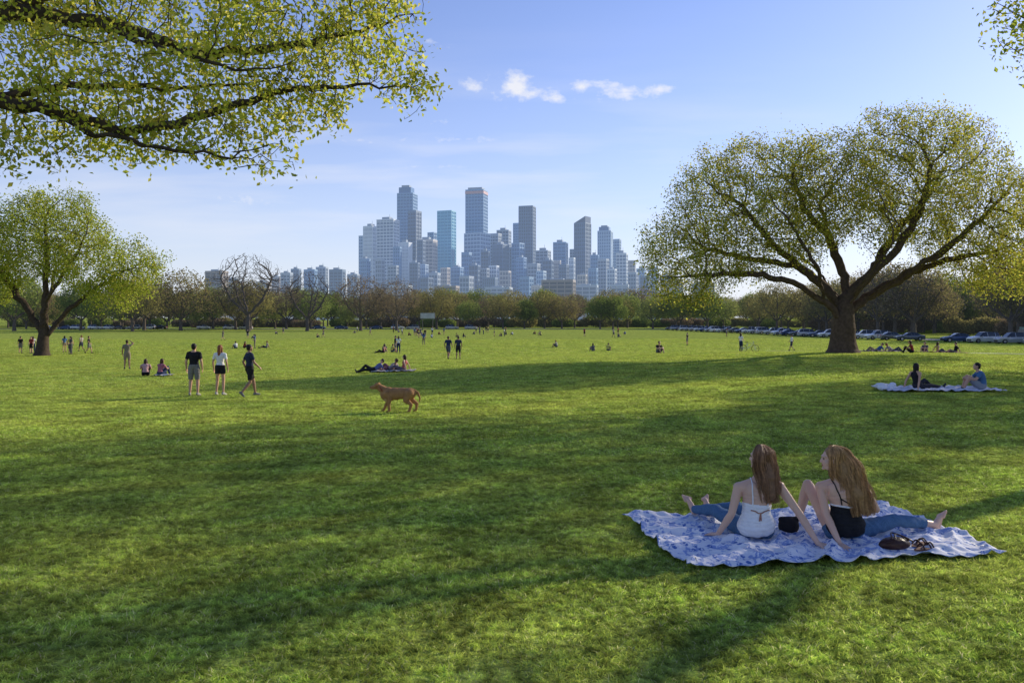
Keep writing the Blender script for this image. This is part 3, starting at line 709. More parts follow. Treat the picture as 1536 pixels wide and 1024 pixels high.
bk=bark('bark',(.10,.07,.05)); bk_l=bark('bark',(.07,.052,.038)); bkf=bark('bark',(.10,.08,.065),haze=.015)
lf_o=foliage('oak_leaf',(.29,.27,.04),(.58,.53,.09),.62,posvar=.35,pscale=.5); lf_o2=foliage('oak_leaf_green',(.23,.29,.04),(.44,.49,.08),.62,posvar=.35,pscale=.5)
r=np.random.default_rng(21)
limbs=[(None,[(0,0,-.2),(0,0,1.2),(.05,0,2.3),(.15,0,3.4)]),
 (0,[(.05,0,2.5),(-.9,.2,4.0),(-2.6,.4,5.4),(-4.6,.3,7.2),(-6.3,0,9.2)]),
 (0,[(.0,0,2.0),(-1.3,-.4,3.2),(-3.6,-1.2,4.4),(-6.3,-1.6,4.9),(-9.4,-1.4,4.8)]),
 (0,[(.15,0,3.3),(.3,.4,4.8),(-.4,1.0,7.0),(-1.0,1.2,9.6)]),
 (0,[(.15,0,3.3),(1.2,-.5,4.6),(2.9,-1.0,6.4),(4.2,-1.2,8.8),(4.9,-1.0,11.2)]),
 (0,[(.05,0,2.2),(1.6,.5,3.5),(4.2,1.0,4.8),(7.0,1.2,5.9),(9.6,1.0,6.4)]),
 (0,[(1.2,-.5,4.6),(2.6,.8,6.0),(4.6,2.0,8.2),(6.6,2.4,10.2)]),
 (0,[(.1,.1,3.0),(-1.0,2.4,5.6),(-2.2,4.6,7.4)]),(0,[(.1,0,2.8),(.8,-2.4,5.2),(1.2,-5.0,7.0)]),
 (0,[(-2.6,.4,5.4),(-5.2,1.0,5.9),(-8.2,1.2,6.6)]),(0,[(-1.0,1.2,7.2),(-2.4,.2,9.0),(-3.4,-.6,11)]),(0,[(4.2,1.0,4.8),(6.2,-.8,6.6),(8.2,-1.8,8.8)]),
 (0,[(-1.3,-.4,3.2),(-2.6,-2.6,5.2),(-4.4,-3.6,7.4)]),(0,[(1.6,.5,3.5),(3.2,-2.2,5.2),(5.6,-3.4,7.0)])]
lobes=[((-5.6,0,9.0),(5.4,5.0,4.6)),((4.6,0,11.0),(5.4,5.2,4.4)),((-.6,.3,10.2),(4.2,5.2,3.7)),((8.6,0,8.2),(4.2,4.6,3.9)),((-9.4,-.3,6.3),(3.7,4.0,3.3)),((-9.8,-.3,4.2),(2.8,3.0,1.6)),((10.0,0,5.4),(3.2,3.6,2.0)),
 ((-3,0,12.6),(2.0,2,1.6)),((2.6,0,14.2),(1.6,2,1.4)),((6.6,0,14.0),(1.8,2,1.5)),((-8.6,0,10.8),(2,2,1.8)),((11.4,0,9.6),(1.9,2,1.9))]
att=sample_ell(lobes,10000,r,.3)
att=att[(att[:,2]>2.6)]
att=att[~((np.abs(att[:,0])<4.5)&(att[:,2]<5.6))]
nd,pr=grow(limbs,att,.36,5.5,.50,80,r,jit=.30)
me=tree_mesh('oak',nd,pr,.74,.011,[bk,lf_o,lf_o2],(29,.145,.28,.030),r,flare=.7,wavek=1.7,wamp=.7)
add('oak_tree',me,(20.8,50,g(20.8,50)))
add('oak_tree',me,(31.5,30,g(31,30)),2.2,.88)  # unseen oak copy added off to the right to shade the middle lawn
# --- left maple
lf_g=foliage('maple_leaf',(.24,.30,.035),(.46,.52,.07),.6,posvar=.25,pscale=.5); lf_g2=foliage('maple_leaf_yellow',(.38,.38,.06),(.58,.54,.12),.6,posvar=.2)
r=np.random.default_rng(5)
limbs=[(None,[(0,0,-.2),(.1,0,1.0),(.2,0,2.0)]),(0,[(.2,0,2.0),(-1.5,.3,4.4),(-3.6,.5,7.0),(-5.0,.3,9.5)]),(0,[(.2,0,2.0),(.5,-.4,5.0),(.9,-.6,8.5),(.6,-.4,12)]),
 (0,[(.2,0,1.6),(2.2,.3,4.2),(4.8,.6,6.3),(7.6,.3,8.0)]),(0,[(.5,-.4,5.0),(3.0,-1.2,8.0),(4.6,-1.5,10.5)]),(0,[(.4,0,3),(-.4,2.2,6),(-.8,3.8,8.8)])]
lobes=[((0,0,11.2),(6.2,5.2,4.4)),((5.8,0,8.6),(4.8,4.6,3.2)),((-5.4,0,9.2),(4.8,4.8,3.9)),((7.0,0,6.0),(3.6,3.4,1.8)),((-6.5,0,6.2),(4,3.6,2)),((9.3,0,7.6),(2.2,2.6,1.6)),((2.6,0,14.6),(2,2,1.6)),((10.4,0,9.4),(1.4,2,1.2))]
att=sample_ell(lobes,4800,r,.3); att=att[~((np.abs(att[:,0])<3)&(att[:,2]<6.4))]
nd,pr=grow(limbs,att,.45,6,.66,60,r,jit=.3)
me=tree_mesh('maple',nd,pr,.55,.014,[bk_l,lf_g,lf_g2],(30,.21,.38,.04),r,flare=.6,wavek=1.2,wamp=.6); add('maple_tree',me,(-44.3,75,g(-44.3,75)))
# --- unseen tall maples added right of the view to shade the near lawn
r=np.random.default_rng(15)
limbs=[(None,[(0,0,-.2),(.1,0,3.0),(0,0,6.5)]),(0,[(0,0,6.5),(-1.5,.5,8.6),(-2.6,.8,10.6)]),(0,[(0,0,6.5),(1.6,.3,8.6),(2.6,.2,10.6)]),(0,[(0,0,6.5),(.2,-1.6,8.9),(.3,-2.6,10.8)]),(0,[(0,0,6.5),(.2,1.8,9),(0,2.8,11)])]
att=sample_ell([((0,0,11.4),(4.6,4.4,2.6)),((-1,-2,12.2),(3.6,3.6,2.2)),((2,0,12.6),(4,4,2.2))],1900,r,.2); nd,pr=grow(limbs,att,.4,6,.6,40,r,jit=.2)
me=tree_mesh('shade_maple',nd,pr,.22,.014,[bk_l,lf_g,lf_g2],(17,.20,.38,.04),r,flare=.5,wavek=1.2,wamp=.4); add('maple_tree',me,(16.4,17.0,g(15.6,17)),0,1.07); add('maple_tree',me,(28.6,34.0,g(28,34)),1.9,1.34)
# --- near maple reaching in at upper left (trunk stands left of the view)
lf_n=foliage('young_leaf',(.34,.39,.04),(.58,.62,.09),.68,posvar=.25,pscale=1.0); lf_n2=foliage('young_leaf_yellow',(.58,.54,.08),(.76,.68,.16),.68,posvar=.2,pscale=1.0)
r=np.random.default_rng(9)
limbs=[(None,[(-11.5,9,-.3),(-11.4,9,1.5),(-11.1,9,3.2)]),
 (0,[(-11.1,9,3.2),(-9.2,9,4.2),(-7.4,9,4.55),(-6.2,9,4.5),(-5.3,9.1,4.42),(-4.5,9.2,4.18),(-3.9,9.3,4.30),(-3.4,9.5,4.55),(-2.6,9.7,4.84),(-1.5,10,4.95)]),
 (0,[(-9.2,9,4.2),(-7.6,9.4,5.3),(-6.1,9.5,5.68),(-5.0,9.6,5.62),(-3.9,10,5.35),(-2.7,10.2,5.55),(-1.6,10.4,5.9)]),
 (0,[(-5.3,9.1,4.42),(-4.6,8.8,4.05),(-3.8,8.7,3.9),(-3.1,8.8,3.8)]),
 (0,[(-7.4,9,4.55),(-6.6,8.6,4.2),(-5.8,8.4,4.0)]),
 (0,[(-6.2,9,4.5),(-5.3,9.8,4.9),(-4.4,10.3,5.0),(-3.3,10.6,5.2)]),(0,[(-5.0,9.6,5.62),(-4.3,9.0,5.2),(-3.5,8.7,4.9),(-2.9,8.7,4.75)]),
 (0,[(-6.1,9.5,5.68),(-5.0,10,6.4),(-3.6,10.4,6.8),(-2.4,10.6,6.9)]),
 (0,[(-11.1,9,3.2),(-11.6,9.5,5.5),(-11,10,8)]),(0,[(-11.1,9,3.2),(-13,8.5,5),(-15,8,6.5)])]
lobes=[((-5.2,9.4,4.75),(2.4,1.5,.85),2),((-3.0,9.7,5.05),(1.8,1.3,.65),2.2),((-3.7,9.1,4.15),(1.35,.8,.36),3),((-2.2,10.2,5.95),(1.15,1.2,.75),2.2),((-5.0,10,6.3),(3.6,1.6,.9),1.5),((-6.2,8.8,4.1),(1.9,1.0,.5),2),((-1.6,10.0,4.9),(.75,.7,.3),2.5),((-2.6,9.4,4.45),(.7,.6,.3),2.5),((-3.0,8.9,3.8),(.7,.5,.25),3),
 ((-11,9.5,7.5),(4.2,4,2.4),.06),((-14,8.5,6.5),(3,3,1.6),.06)]
att=sample_ell(lobes,12000,r,0)
q=att; keep=np.sin(q[:,0]*2.3+np.sin(q[:,2]*2.1)*1.7+.6)*np.sin(q[:,2]*3.9+q[:,0]*.8+np.sin(q[:,1]*1.9))+.35*np.sin(q[:,0]*5.1+q[:,2]*4.3)>-.46
att=att[keep]
nd,pr=grow(limbs,att,.13,3.0,.19,90,r,jit=.5)
me=tree_mesh('near_maple',nd,pr,.28,.0032,[bk_l,lf_n,lf_n2],(12,.070,.078,.011),r,flare=.4,S=(10,4),wavek=3.0,wamp=.65,mix2=.38)
print(time.time()-T0); add('maple_tree',me,(0,0,0))
# --- distant tree variants
def bgtree(name,seed,leafmats,H,Wd,cnt,size,bare=False,fork=.2):
    r=np.random.default_rng(seed)
    L=[(None,[(0,0,-.3),(0,0,H*fork)])]
    for k in range(5):
        a=k*1.256+r.uniform(-.3,.3); q=r.uniform(.5,.8); L.append((0,[(0,0,H*fork),(math.cos(a)*Wd*.2,math.sin(a)*Wd*.2,H*(.25+.2*q)),(math.cos(a)*Wd*.34,math.sin(a)*Wd*.34,H*(.45+.3*q))]))
    lob=[((0,0,H*.66),(Wd*.42,Wd*.42,H*.32))]+[((math.cos(a)*Wd*.28,math.sin(a)*Wd*.28,H*r.uniform(.40,.62)),(Wd*.24,Wd*.24,H*.2)) for a in np.linspace(0,6.28,6)[:-1]+r.uniform(0,1)]
    att=sample_ell(lob,1100 if not bare else 2600,r,.2); nd,pr=grow(L,att,.75 if not bare else .55,8,1.0 if not bare else .7,50,r,jit=.2)
    return tree_mesh(name,nd,pr,H*.022+.08,.035 if bare else .03,[bkf]+leafmats,(cnt,size,.6,.08) if cnt else None,r,.5,S=(6,3))
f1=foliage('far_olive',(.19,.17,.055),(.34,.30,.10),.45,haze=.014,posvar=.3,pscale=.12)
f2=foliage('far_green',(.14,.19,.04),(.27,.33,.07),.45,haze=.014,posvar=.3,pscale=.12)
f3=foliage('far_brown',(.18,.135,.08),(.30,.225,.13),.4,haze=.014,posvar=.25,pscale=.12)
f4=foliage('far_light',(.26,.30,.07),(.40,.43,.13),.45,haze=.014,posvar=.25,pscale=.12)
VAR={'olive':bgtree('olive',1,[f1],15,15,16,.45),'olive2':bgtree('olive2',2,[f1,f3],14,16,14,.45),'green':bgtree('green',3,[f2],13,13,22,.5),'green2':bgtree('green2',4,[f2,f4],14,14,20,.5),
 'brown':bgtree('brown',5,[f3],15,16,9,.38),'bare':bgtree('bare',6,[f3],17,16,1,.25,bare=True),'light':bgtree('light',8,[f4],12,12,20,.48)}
def shrub(seed,mt):
    r=np.random.default_rng(seed); m=5200; lob=[((r.uniform(-5,5),r.uniform(-2,2),r.uniform(.8,2.6)),(r.uniform(1.5,3),1.8,r.uniform(1,2))) for _ in range(9)]
    pos=sample_ell(lob,m,r,.6); pos[:,2]=np.abs(pos[:,2]); a=r.normal(size=(m,3)); a/=np.linalg.norm(a,axis=1)[:,None]; bb=np.cross(a,r.normal(size=(m,3))); bb/=np.linalg.norm(bb,axis=1)[:,None]
    s=.5; V=np.stack([pos,pos+a*s*.5+bb*s*.35,pos+a*s,pos+a*s*.5-bb*s*.35],1).reshape(-1,3); me=mesh_np('shrub',V,(np.arange(m)*4)[:,None]+np.arange(4)); me.materials.append(mt); return me
SH=[shrub(1,f2),shrub(2,f1),shrub(3,f3)]
def put(parent,key,x,y,s=1.0,rot=None,name='tree'):
    rot=rr.uniform(0,6.28) if rot is None else rot
    me=VAR[key] if isinstance(key,str) else key
    add(name,me,(x,y,g(x,y)-.1),rot,s,parent)
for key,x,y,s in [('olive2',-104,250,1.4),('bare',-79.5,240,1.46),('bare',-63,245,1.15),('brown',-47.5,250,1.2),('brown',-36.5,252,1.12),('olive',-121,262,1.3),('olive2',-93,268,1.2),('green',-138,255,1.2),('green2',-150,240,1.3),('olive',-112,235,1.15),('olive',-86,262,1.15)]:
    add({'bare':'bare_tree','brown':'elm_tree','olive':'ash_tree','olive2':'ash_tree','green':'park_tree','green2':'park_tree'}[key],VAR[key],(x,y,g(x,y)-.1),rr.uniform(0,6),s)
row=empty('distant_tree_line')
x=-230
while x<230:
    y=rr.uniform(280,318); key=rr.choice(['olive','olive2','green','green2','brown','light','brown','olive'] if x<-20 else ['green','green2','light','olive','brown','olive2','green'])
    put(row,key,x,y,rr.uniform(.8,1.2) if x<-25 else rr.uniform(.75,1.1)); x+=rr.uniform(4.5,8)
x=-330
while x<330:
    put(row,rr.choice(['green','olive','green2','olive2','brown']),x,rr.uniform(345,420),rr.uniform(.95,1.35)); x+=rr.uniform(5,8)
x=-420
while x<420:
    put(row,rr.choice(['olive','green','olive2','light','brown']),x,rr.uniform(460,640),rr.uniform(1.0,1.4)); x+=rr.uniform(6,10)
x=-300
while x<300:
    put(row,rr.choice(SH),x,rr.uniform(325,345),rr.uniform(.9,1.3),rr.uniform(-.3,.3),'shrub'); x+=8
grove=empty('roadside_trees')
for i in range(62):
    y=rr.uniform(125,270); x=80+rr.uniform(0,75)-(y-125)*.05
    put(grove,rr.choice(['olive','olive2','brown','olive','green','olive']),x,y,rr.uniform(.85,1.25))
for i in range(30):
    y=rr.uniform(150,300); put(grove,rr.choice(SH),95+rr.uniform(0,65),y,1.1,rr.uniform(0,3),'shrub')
print('trees',time.time()-T0)

# =================================================================== ground sheet
gx=np.concatenate([-np.geomspace(6000,45,40),np.linspace(-44,44,160),np.geomspace(45,6000,40)]); gy=np.concatenate([[-300,-60,-20],np.linspace(-8,90,170),np.geomspace(92,8000,60)])
X,Y=np.meshgrid(gx,gy); Z=G(X,Y); V=np.stack([X,Y,Z],2).reshape(-1,3); nu=len(gx); I,Jj=np.meshgrid(np.arange(nu-1),np.arange(len(gy)-1)); b=(Jj*nu+I).ravel()
me=mesh_np('lawn',V,np.stack([b,b+1,b+nu+1,b+nu],1)); me.materials.append(grass_mat('turf',False)); smooth(me); add('ground',me)
gm=grass_mat('grass_blade',True)
def patch(size,n,h,w,seed):
    r=np.random.default_rng(seed); p=np.zeros((n,3)); p[:,:2]=r.uniform(-size/2,size/2,(n,2))
    tuft=r.uniform(-size/2,size/2,(max(4,n//26),2)); th=r.uniform(.45,1.45,len(tuft)); td=r.uniform(0,6.28,len(tuft)); k=r.integers(0,len(tuft),n); cl=r.uniform(size=n)<.72
    p[cl,:2]=tuft[k[cl]]+r.normal(size=(cl.sum(),2))*.022*(w/.004)
    hs=np.where(cl,th[k],.7)
    a=r.uniform(0,6.28,n); d=np.stack([np.cos(a),np.sin(a),np.zeros(n)],1); q=np.where(cl,td[k]+r.normal(size=n)*1.1,r.uniform(0,6.28,n)); lean=np.stack([np.cos(q),np.sin(q),np.zeros(n)],1)*(r.uniform(.4,2.0,n)*h*hs)[:,None]
    hh=(h*hs*r.uniform(.4,1.1,n))[:,None]*A(0,0,1); ww=(w*r.uniform(.7,1.3,n))[:,None]
    v0=p-d*ww*.5;v1=p+d*ww*.5;v2=p+hh*.65+lean*.4+d*ww*.4;v3=p+hh*.65+lean*.4-d*ww*.4; v4=p+hh+lean+d*ww*.08; v5=p+hh+lean-d*ww*.08
    V=np.stack([v0,v1,v2,v3,v4,v5],1).reshape(-1,3); i=(np.arange(n)*6)[:,None]; F=np.concatenate([i+np.array([0,1,2,3]),i+np.array([3,2,4,5])])
    me=mesh_np('grass_patch',V,F); me.materials.append(gm); return me
grass=empty('grass')
def lay(y0,y1,size,meshes_):
    y=y0
    while y<y1:
        half=(y+size)*.66+size; x=-half
        while x<half:
            cx,cy=x+size/2,y+size/2; e=.3
            dx=(g(cx+e,cy)-g(cx-e,cy))/(2*e); dy=(g(cx,cy+e)-g(cx,cy-e))/(2*e)
            ob=bpy.data.objects.new('grass_patch',random.choice(meshes_)); COL.objects.link(ob); ob.parent=grass
            zc=Vector((-dx,-dy,1)).normalized(); xc=Vector((1,0,dx)).normalized(); yc=zc.cross(xc); M=Matrix((xc,yc,zc)).transposed().to_4x4() @ Matrix.Rotation(random.choice([0,1,2,3])*math.pi/2,4,'Z')
            M.translation=Vector((cx,cy,g(cx,cy)-.003)); ob.matrix_world=M
            x+=size
        y+=size
near=[patch(1,6800,.030,.0060,s) for s in(1,2,3)]; mid=[patch(2,10500,.036,.010,s) for s in(4,5,6)]; far=[patch(4,11500,.040,.02,s) for s in(7,8)]; far2=[patch(8,13000,.05,.04,s) for s in(9,10)]
lay(3,13,1,near); lay(13,31,2,mid); lay(31,75,4,far); lay(75,147,8,far2)
print('grass',time.time()-T0)

# =================================================================== road, path, cars
asph=mat((.30,.29,.28),.9,.15,3,.1,name='asphalt'); conc=mat((.42,.40,.37),.9,.1,3,name='concrete')
def strip(name,pts,w,dz,m,sub=12):
    P=[]
    for i in range(len(pts)-1):
        for k in range(sub): P.append(lerp(pts[i],pts[i+1],k/sub))
    P.append(A(*pts[-1])); V=[];F=[]
    for i,p in enumerate(P):
        t=nrm(P[min(i+1,len(P)-1)]-P[max(i-1,0)]); nn=A(-t[1],t[0])
        for s in(-1,-.33,.33,1):
            q=p+nn*w/2*s; V.append((q[0],q[1],g(q[0],q[1])+dz))
    for i in range(len(P)-1):
        for k in range(3): F.append((i*4+k,i*4+k+1,i*4+5+k,i*4+4+k))
    me=mesh_np(name,V,F); me.materials.append(m); return add(name,me)
strip('road',[(150,60),(88,104),(75,135),(68,200),(58,272),(20,284),(-60,282),(-240,284)],7,.07,asph)
strip('kerb',[(144,57),(84,100),(71,135),(64,200),(54.5,268),(20,280),(-60,278),(-240,280)],.3,.16,conc)
strip('footpath',[(90,60),(60,72),(38,74),(26,82)],1.8,.07,conc)
glass=mat((.02,.025,.03),.08,.05,3,name='car_glass',spec=.8); tyre=mat((.015,.015,.015),.8,.1); hub=mat((.4,.4,.42),.3,.1,metal=.8); lampw=mat((.7,.7,.68),.2,.05); lampr=mat((.35,.02,.02),.3,.05)
def car_mesh(paint,suv=True):
    st=[(-2.3,.72,.75,.70,.75),(-2.22,.98,1.02,.74,.86),(-2.05,1.0,1.1,.72,.9),(-1.75,1.0,1.62,.62,.9),(-.2,.98,1.68,.62,.91),(.45,.96,1.6,.6,.91),(1.05,.95,1.02,.66,.9),(1.95,.86,.9,.66,.88),(2.25,.68,.72,.6,.8)]
    if not suv: st=[(-2.3,.66,.70,.70,.75),(-2.2,.88,.93,.72,.86),(-1.65,.92,.98,.70,.9),(-1.0,.92,1.36,.58,.9),(-.2,.92,1.42,.58,.91),(.3,.9,1.36,.56,.91),(1.05,.88,.94,.66,.9),(1.95,.78,.82,.66,.88),(2.25,.62,.66,.6,.8)]
    V=[];F=[];M=[]
    for x,zs,zr,wr,w in st:
        V+=[(x,-w*.9,.24),(x,-w,.5),(x,-w*.98,zs),(x,-wr,zr),(x,wr,zr),(x,w*.98,zs),(x,w,.5),(x,w*.9,.24)]
    for i in range(len(st)-1):
        tall=(st[i][2]-st[i][1]>.3) ; tall2=(st[i+1][2]-st[i+1][1]>.3)
        for k in range(7):
            m=0
            if k in(2,4) and (tall or tall2): m=1
            if k==3 and (tall!=tall2): m=1
            a=i*8+k; F.append((a,a+1,a+9,a+8)); M.append(m)
        F.append((i*8+7,i*8,i*8+8,i*8+15)); M.append(0)
    n=len(st); F.append(tuple(range(7,-1,-1))); M.append(0); F.append(tuple((n-1)*8+k for k in range(8))); M.append(0)
    mb=MB(); mb.v=V; mb.f=[list(f) for f in F]; mb.m=M
    for sx in(-1.38,1.42):
        for sy in(-.84,.84):
            mb.cyl((sx,sy-.11,.33),(sx,sy+.11,.33),.33,.33,16,2); mb.cyl((sx,sy-.125,.33),(sx,sy+.125,.33),.19,.19,10,3)
    for sy in(-.6,.6):
        mb.box((2.2,sy,.66),(.07,.16,.07),4); mb.box((-2.27,sy,.84),(.05,.15,.08),5)
        mb.box((.75,sy*1.6,.98),(.08,.09,.06),0)
    mb.box((2.24,0,.42),(.06,.5,.09),2); mb.box((-2.31,0,.6),(.02,.25,.06),4)
    xs=[s[0] for s in st if s[2]-s[1]>.3]
    for x_ in(xs[0]+.45,xs[1]+.1,):
        for sy in(-1,1): mb.cyl((x_,sy*.905,.95),(x_,sy*.64,1.3 if not suv else 1.6),.035,.03,5,0)
    me=mb.mesh('car',[paint,glass,tyre,hub,lampw,lampr],True)
    try: me.set_sharp_from_angle(angle=R(35))
    except Exception: pass
    return me
paints=[mat(c,.25,.02,2,name='car_paint',spec=.6,metal=.3) for c in[(.6,.61,.62),(.02,.02,.025),(.7,.7,.7),(.12,.13,.15),(.4,.41,.43),(.06,.09,.18),(.65,.66,.68),(.16,.16,.15)]]
cars=[car_mesh(p,i%2==0) for i,p in enumerate(paints)]
for i in range(36):
    y=108+i*4.3; x=np.interp(y,[100,135,200,272],[79.5,66.3,59.3,50.5])
    if i in(5,): continue
    add('parked_car',cars[rr.randrange(8)] if i else cars[3],(x,y,g(x,y)+.05),R(180-rr.uniform(-8,14)) if rr.random()<.7 else R(rr.uniform(-6,6)))
for x in list(np.linspace(-160,-92,15))+list(np.linspace(-66,-15,9)):
    if rr.random()<.85: add('parked_car',cars[rr.randrange(8)],(x+rr.uniform(-1,1),276+rr.uniform(-.4,.4),g(x,276)+.03),rr.choice([0,math.pi]))
mb=MB(); mb.box((-.5,0,1.35),(1.9,.95,1.0),0); mb.box((1.9,0,.85),(.55,.9,.45),0); mb.box((1.62,0,1.6),(.35,.88,.35),1,taper=.85)
for sx in(-1.5,1.6):
    for sy in(-.86,.86): mb.cyl((sx,sy-.12,.36),(sx,sy+.12,.36),.36,.36,16,2)
mb.box((2.44,.6,.85),(.03,.15,.08),3); mb.box((2.44,-.6,.85),(.03,.15,.08),3)
add('delivery_van',mb.mesh('van',[mat((.2,.26,.2),.4,.05),glass,tyre,lampw]),(79,121,g(79,121)+.08),R(200))
mb=MB(); mb.box((0,0,4.6),(2.3,.12,.9),0); mb.box((0,-.14,4.6),(2.12,.02,.74),1)
for sx in(-1.6,1.6): mb.cyl((sx,.1,0),(sx,.1,4.4),.11,.11,8,2)
add('scoreboard',mb.mesh('board',[mat((.3,.31,.32),.6,.1),mat((.42,.43,.44),.6,.2,1.5),mat((.08,.08,.08),.6,.1)]),(-26.5,250,g(-26,250)))
mb=MB(); mb.torus((-.52,0,.34),.32,.022,m=0); mb.torus((.52,0,.34),.32,.022,m=0)
for a,b_ in(((-.52,0,.34),(-.1,0,.34)),((-.1,0,.34),(-.2,0,.86)),((-.52,0,.34),(-.17,0,.72)),((-.1,0,.34),(.36,0,.78)),((-.17,0,.74),(.35,0,.84)),((.52,0,.34),(.34,0,.95)),((.34,-.25,.97),(.34,.25,.97))): mb.cyl(a,b_,.02,.02,6,1)
mb.box((-.21,0,.89),(.13,.06,.03),0)
for q in range(8):
    a=q*math.pi/8
    for cx in(-.52,.52): mb.cyl((cx-.31*math.cos(a),0,.34-.31*math.sin(a)),(cx+.31*math.cos(a),0,.34+.31*math.sin(a)),.004,.004,4,1)
add('bicycle',mb.mesh('bike',[tyre,mat((.5,.5,.5),.4,.1)]),(21.3,71.5,g(21.3,71.5)),R(-10))
person('standing_woman','woman_front',20.7,72,R(-60),skinA,WHT,NAVY,BRN)

# =================================================================== skyline
def bmat(c,rough=.5,haze=.21,spec=.4): return mat(c,rough,.10,.02,0,haze=haze,name='facade',spec=spec)  # facades glow faintly blue to stand in for air haze
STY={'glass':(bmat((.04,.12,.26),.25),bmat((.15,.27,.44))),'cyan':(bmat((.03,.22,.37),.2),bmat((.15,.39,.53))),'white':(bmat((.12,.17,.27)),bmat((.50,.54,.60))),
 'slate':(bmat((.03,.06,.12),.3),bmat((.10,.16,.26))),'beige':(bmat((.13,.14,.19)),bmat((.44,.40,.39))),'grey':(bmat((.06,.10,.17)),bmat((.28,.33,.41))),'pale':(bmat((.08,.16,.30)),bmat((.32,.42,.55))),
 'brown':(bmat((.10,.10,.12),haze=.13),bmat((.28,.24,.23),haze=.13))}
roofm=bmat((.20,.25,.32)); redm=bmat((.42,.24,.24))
def tower(px,pw,top,D,style='glass',ang=-20,crown='flat',fl=6.5,fin=0,name='skyscraper',dep=.8):
    x=(px-768)/1195*D; w=pw/1195*D; zt=2.05+(476-top)/1195*D; zb=g(x,D)-1; th=R(ang); W=w/(math.cos(th)+dep*abs(math.sin(th))); Dp=W*dep; H=zt-zb
    mb=MB(); hx,hy=W/2,Dp/2; body=H
    if crown=='step': body=H*.93
    if crown=='slant': body=H*.94
    if crown=='mech': body=H-min(6,H*.04)
    mb.box((0,0,body/2),(hx,hy,body/2),0)
    z=fl; ex=.5
    while z<body-1:
        mb.box((0,0,z),(hx+ex,hy+ex,fl*.15),1); z+=fl
    mb.box((0,0,body+.6),(hx+.8,hy+.8,1.4),1)
    nf=fin or max(3,int(W/7))
    for i in range(nf+1):
        q=-hx+W*i/nf
        for s in(-1,1): mb.box((q,s*(hy+.55),body/2),(.55 if not fin else 1.0,.35,body/2),1)
    nd_=max(2,int(nf*.8))
    for i in range(nd_+1):
        q=-hy+Dp*i/nd_
        for s in(-1,1): mb.box((s*(hx+.55),q,body/2),(.35,.55 if not fin else 1.0,body/2),1)
    if crown=='mech': mb.box((-hx*.1,0,body+(H-body)/2+1.5),(hx*.45,hy*.5,(H-body)/2),2); mb.cyl((hx*.2,0,body),(hx*.2,0,body+(H-body)*2.4),.5,.3,5,2)
    elif crown=='step':
        mb.box((-hx*.1,0,body+H*.025),(hx*.78,hy*.78,H*.025),0); mb.box((-hx*.1,0,body+H*.055),(hx*.5,hy*.5,H*.012),2)
    elif crown=='red':
        mb.box((0,0,body-5),(hx+1.2,hy+1.2,3.2),3); mb.box((0,0,body+4),(hx*.8,hy*.8,3),2)
    elif crown=='slant':
        b0=len(mb.v); h=H-body
        mb.v+=[(-hx,-hy,body+2.3),(hx,-hy,body+2.3),(hx,hy,body+2.3),(-hx,hy,body+2.3),(hx,-hy,body+h+2.3),(hx,hy,body+h+2.3)]
        for f in((0,1,4),(3,5,2),(1,2,5,4),(0,4,5,3)): mb.f.append([b0+i for i in f]); mb.m.append(0)
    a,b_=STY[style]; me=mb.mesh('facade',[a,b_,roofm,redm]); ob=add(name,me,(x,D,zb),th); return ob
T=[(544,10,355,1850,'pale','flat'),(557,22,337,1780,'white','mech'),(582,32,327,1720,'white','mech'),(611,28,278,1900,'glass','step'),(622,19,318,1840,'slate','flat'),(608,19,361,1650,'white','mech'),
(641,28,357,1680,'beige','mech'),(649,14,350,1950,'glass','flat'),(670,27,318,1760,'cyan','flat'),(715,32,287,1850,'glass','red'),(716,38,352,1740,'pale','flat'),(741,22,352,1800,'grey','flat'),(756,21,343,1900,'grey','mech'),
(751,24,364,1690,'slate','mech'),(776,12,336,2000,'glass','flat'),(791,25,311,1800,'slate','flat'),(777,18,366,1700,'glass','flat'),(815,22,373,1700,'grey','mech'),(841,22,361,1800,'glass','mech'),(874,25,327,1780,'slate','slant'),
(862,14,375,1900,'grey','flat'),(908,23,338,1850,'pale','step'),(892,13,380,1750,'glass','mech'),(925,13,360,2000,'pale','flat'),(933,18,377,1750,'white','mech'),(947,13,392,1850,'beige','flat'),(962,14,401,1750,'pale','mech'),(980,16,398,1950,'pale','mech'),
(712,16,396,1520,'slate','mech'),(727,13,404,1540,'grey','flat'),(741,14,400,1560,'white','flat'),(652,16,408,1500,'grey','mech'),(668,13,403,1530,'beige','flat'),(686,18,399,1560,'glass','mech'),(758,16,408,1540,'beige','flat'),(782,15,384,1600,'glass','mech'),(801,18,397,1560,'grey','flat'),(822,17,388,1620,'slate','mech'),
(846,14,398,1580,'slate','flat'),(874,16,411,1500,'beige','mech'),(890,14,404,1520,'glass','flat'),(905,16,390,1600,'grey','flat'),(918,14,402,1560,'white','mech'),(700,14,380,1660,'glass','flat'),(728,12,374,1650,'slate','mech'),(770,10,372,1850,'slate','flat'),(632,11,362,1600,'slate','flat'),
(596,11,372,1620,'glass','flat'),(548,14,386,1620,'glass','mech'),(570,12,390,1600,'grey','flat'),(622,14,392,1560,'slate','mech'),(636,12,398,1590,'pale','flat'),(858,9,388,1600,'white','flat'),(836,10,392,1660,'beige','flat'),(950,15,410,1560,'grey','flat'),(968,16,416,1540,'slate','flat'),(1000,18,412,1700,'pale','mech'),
(640,18,418,1450,'slate','flat'),(700,20,416,1450,'grey','flat'),(735,22,418,1440,'slate','flat'),(790,20,417,1450,'glass','flat'),(812,14,408,1500,'pale','flat'),(590,16,400,1560,'grey','flat')]
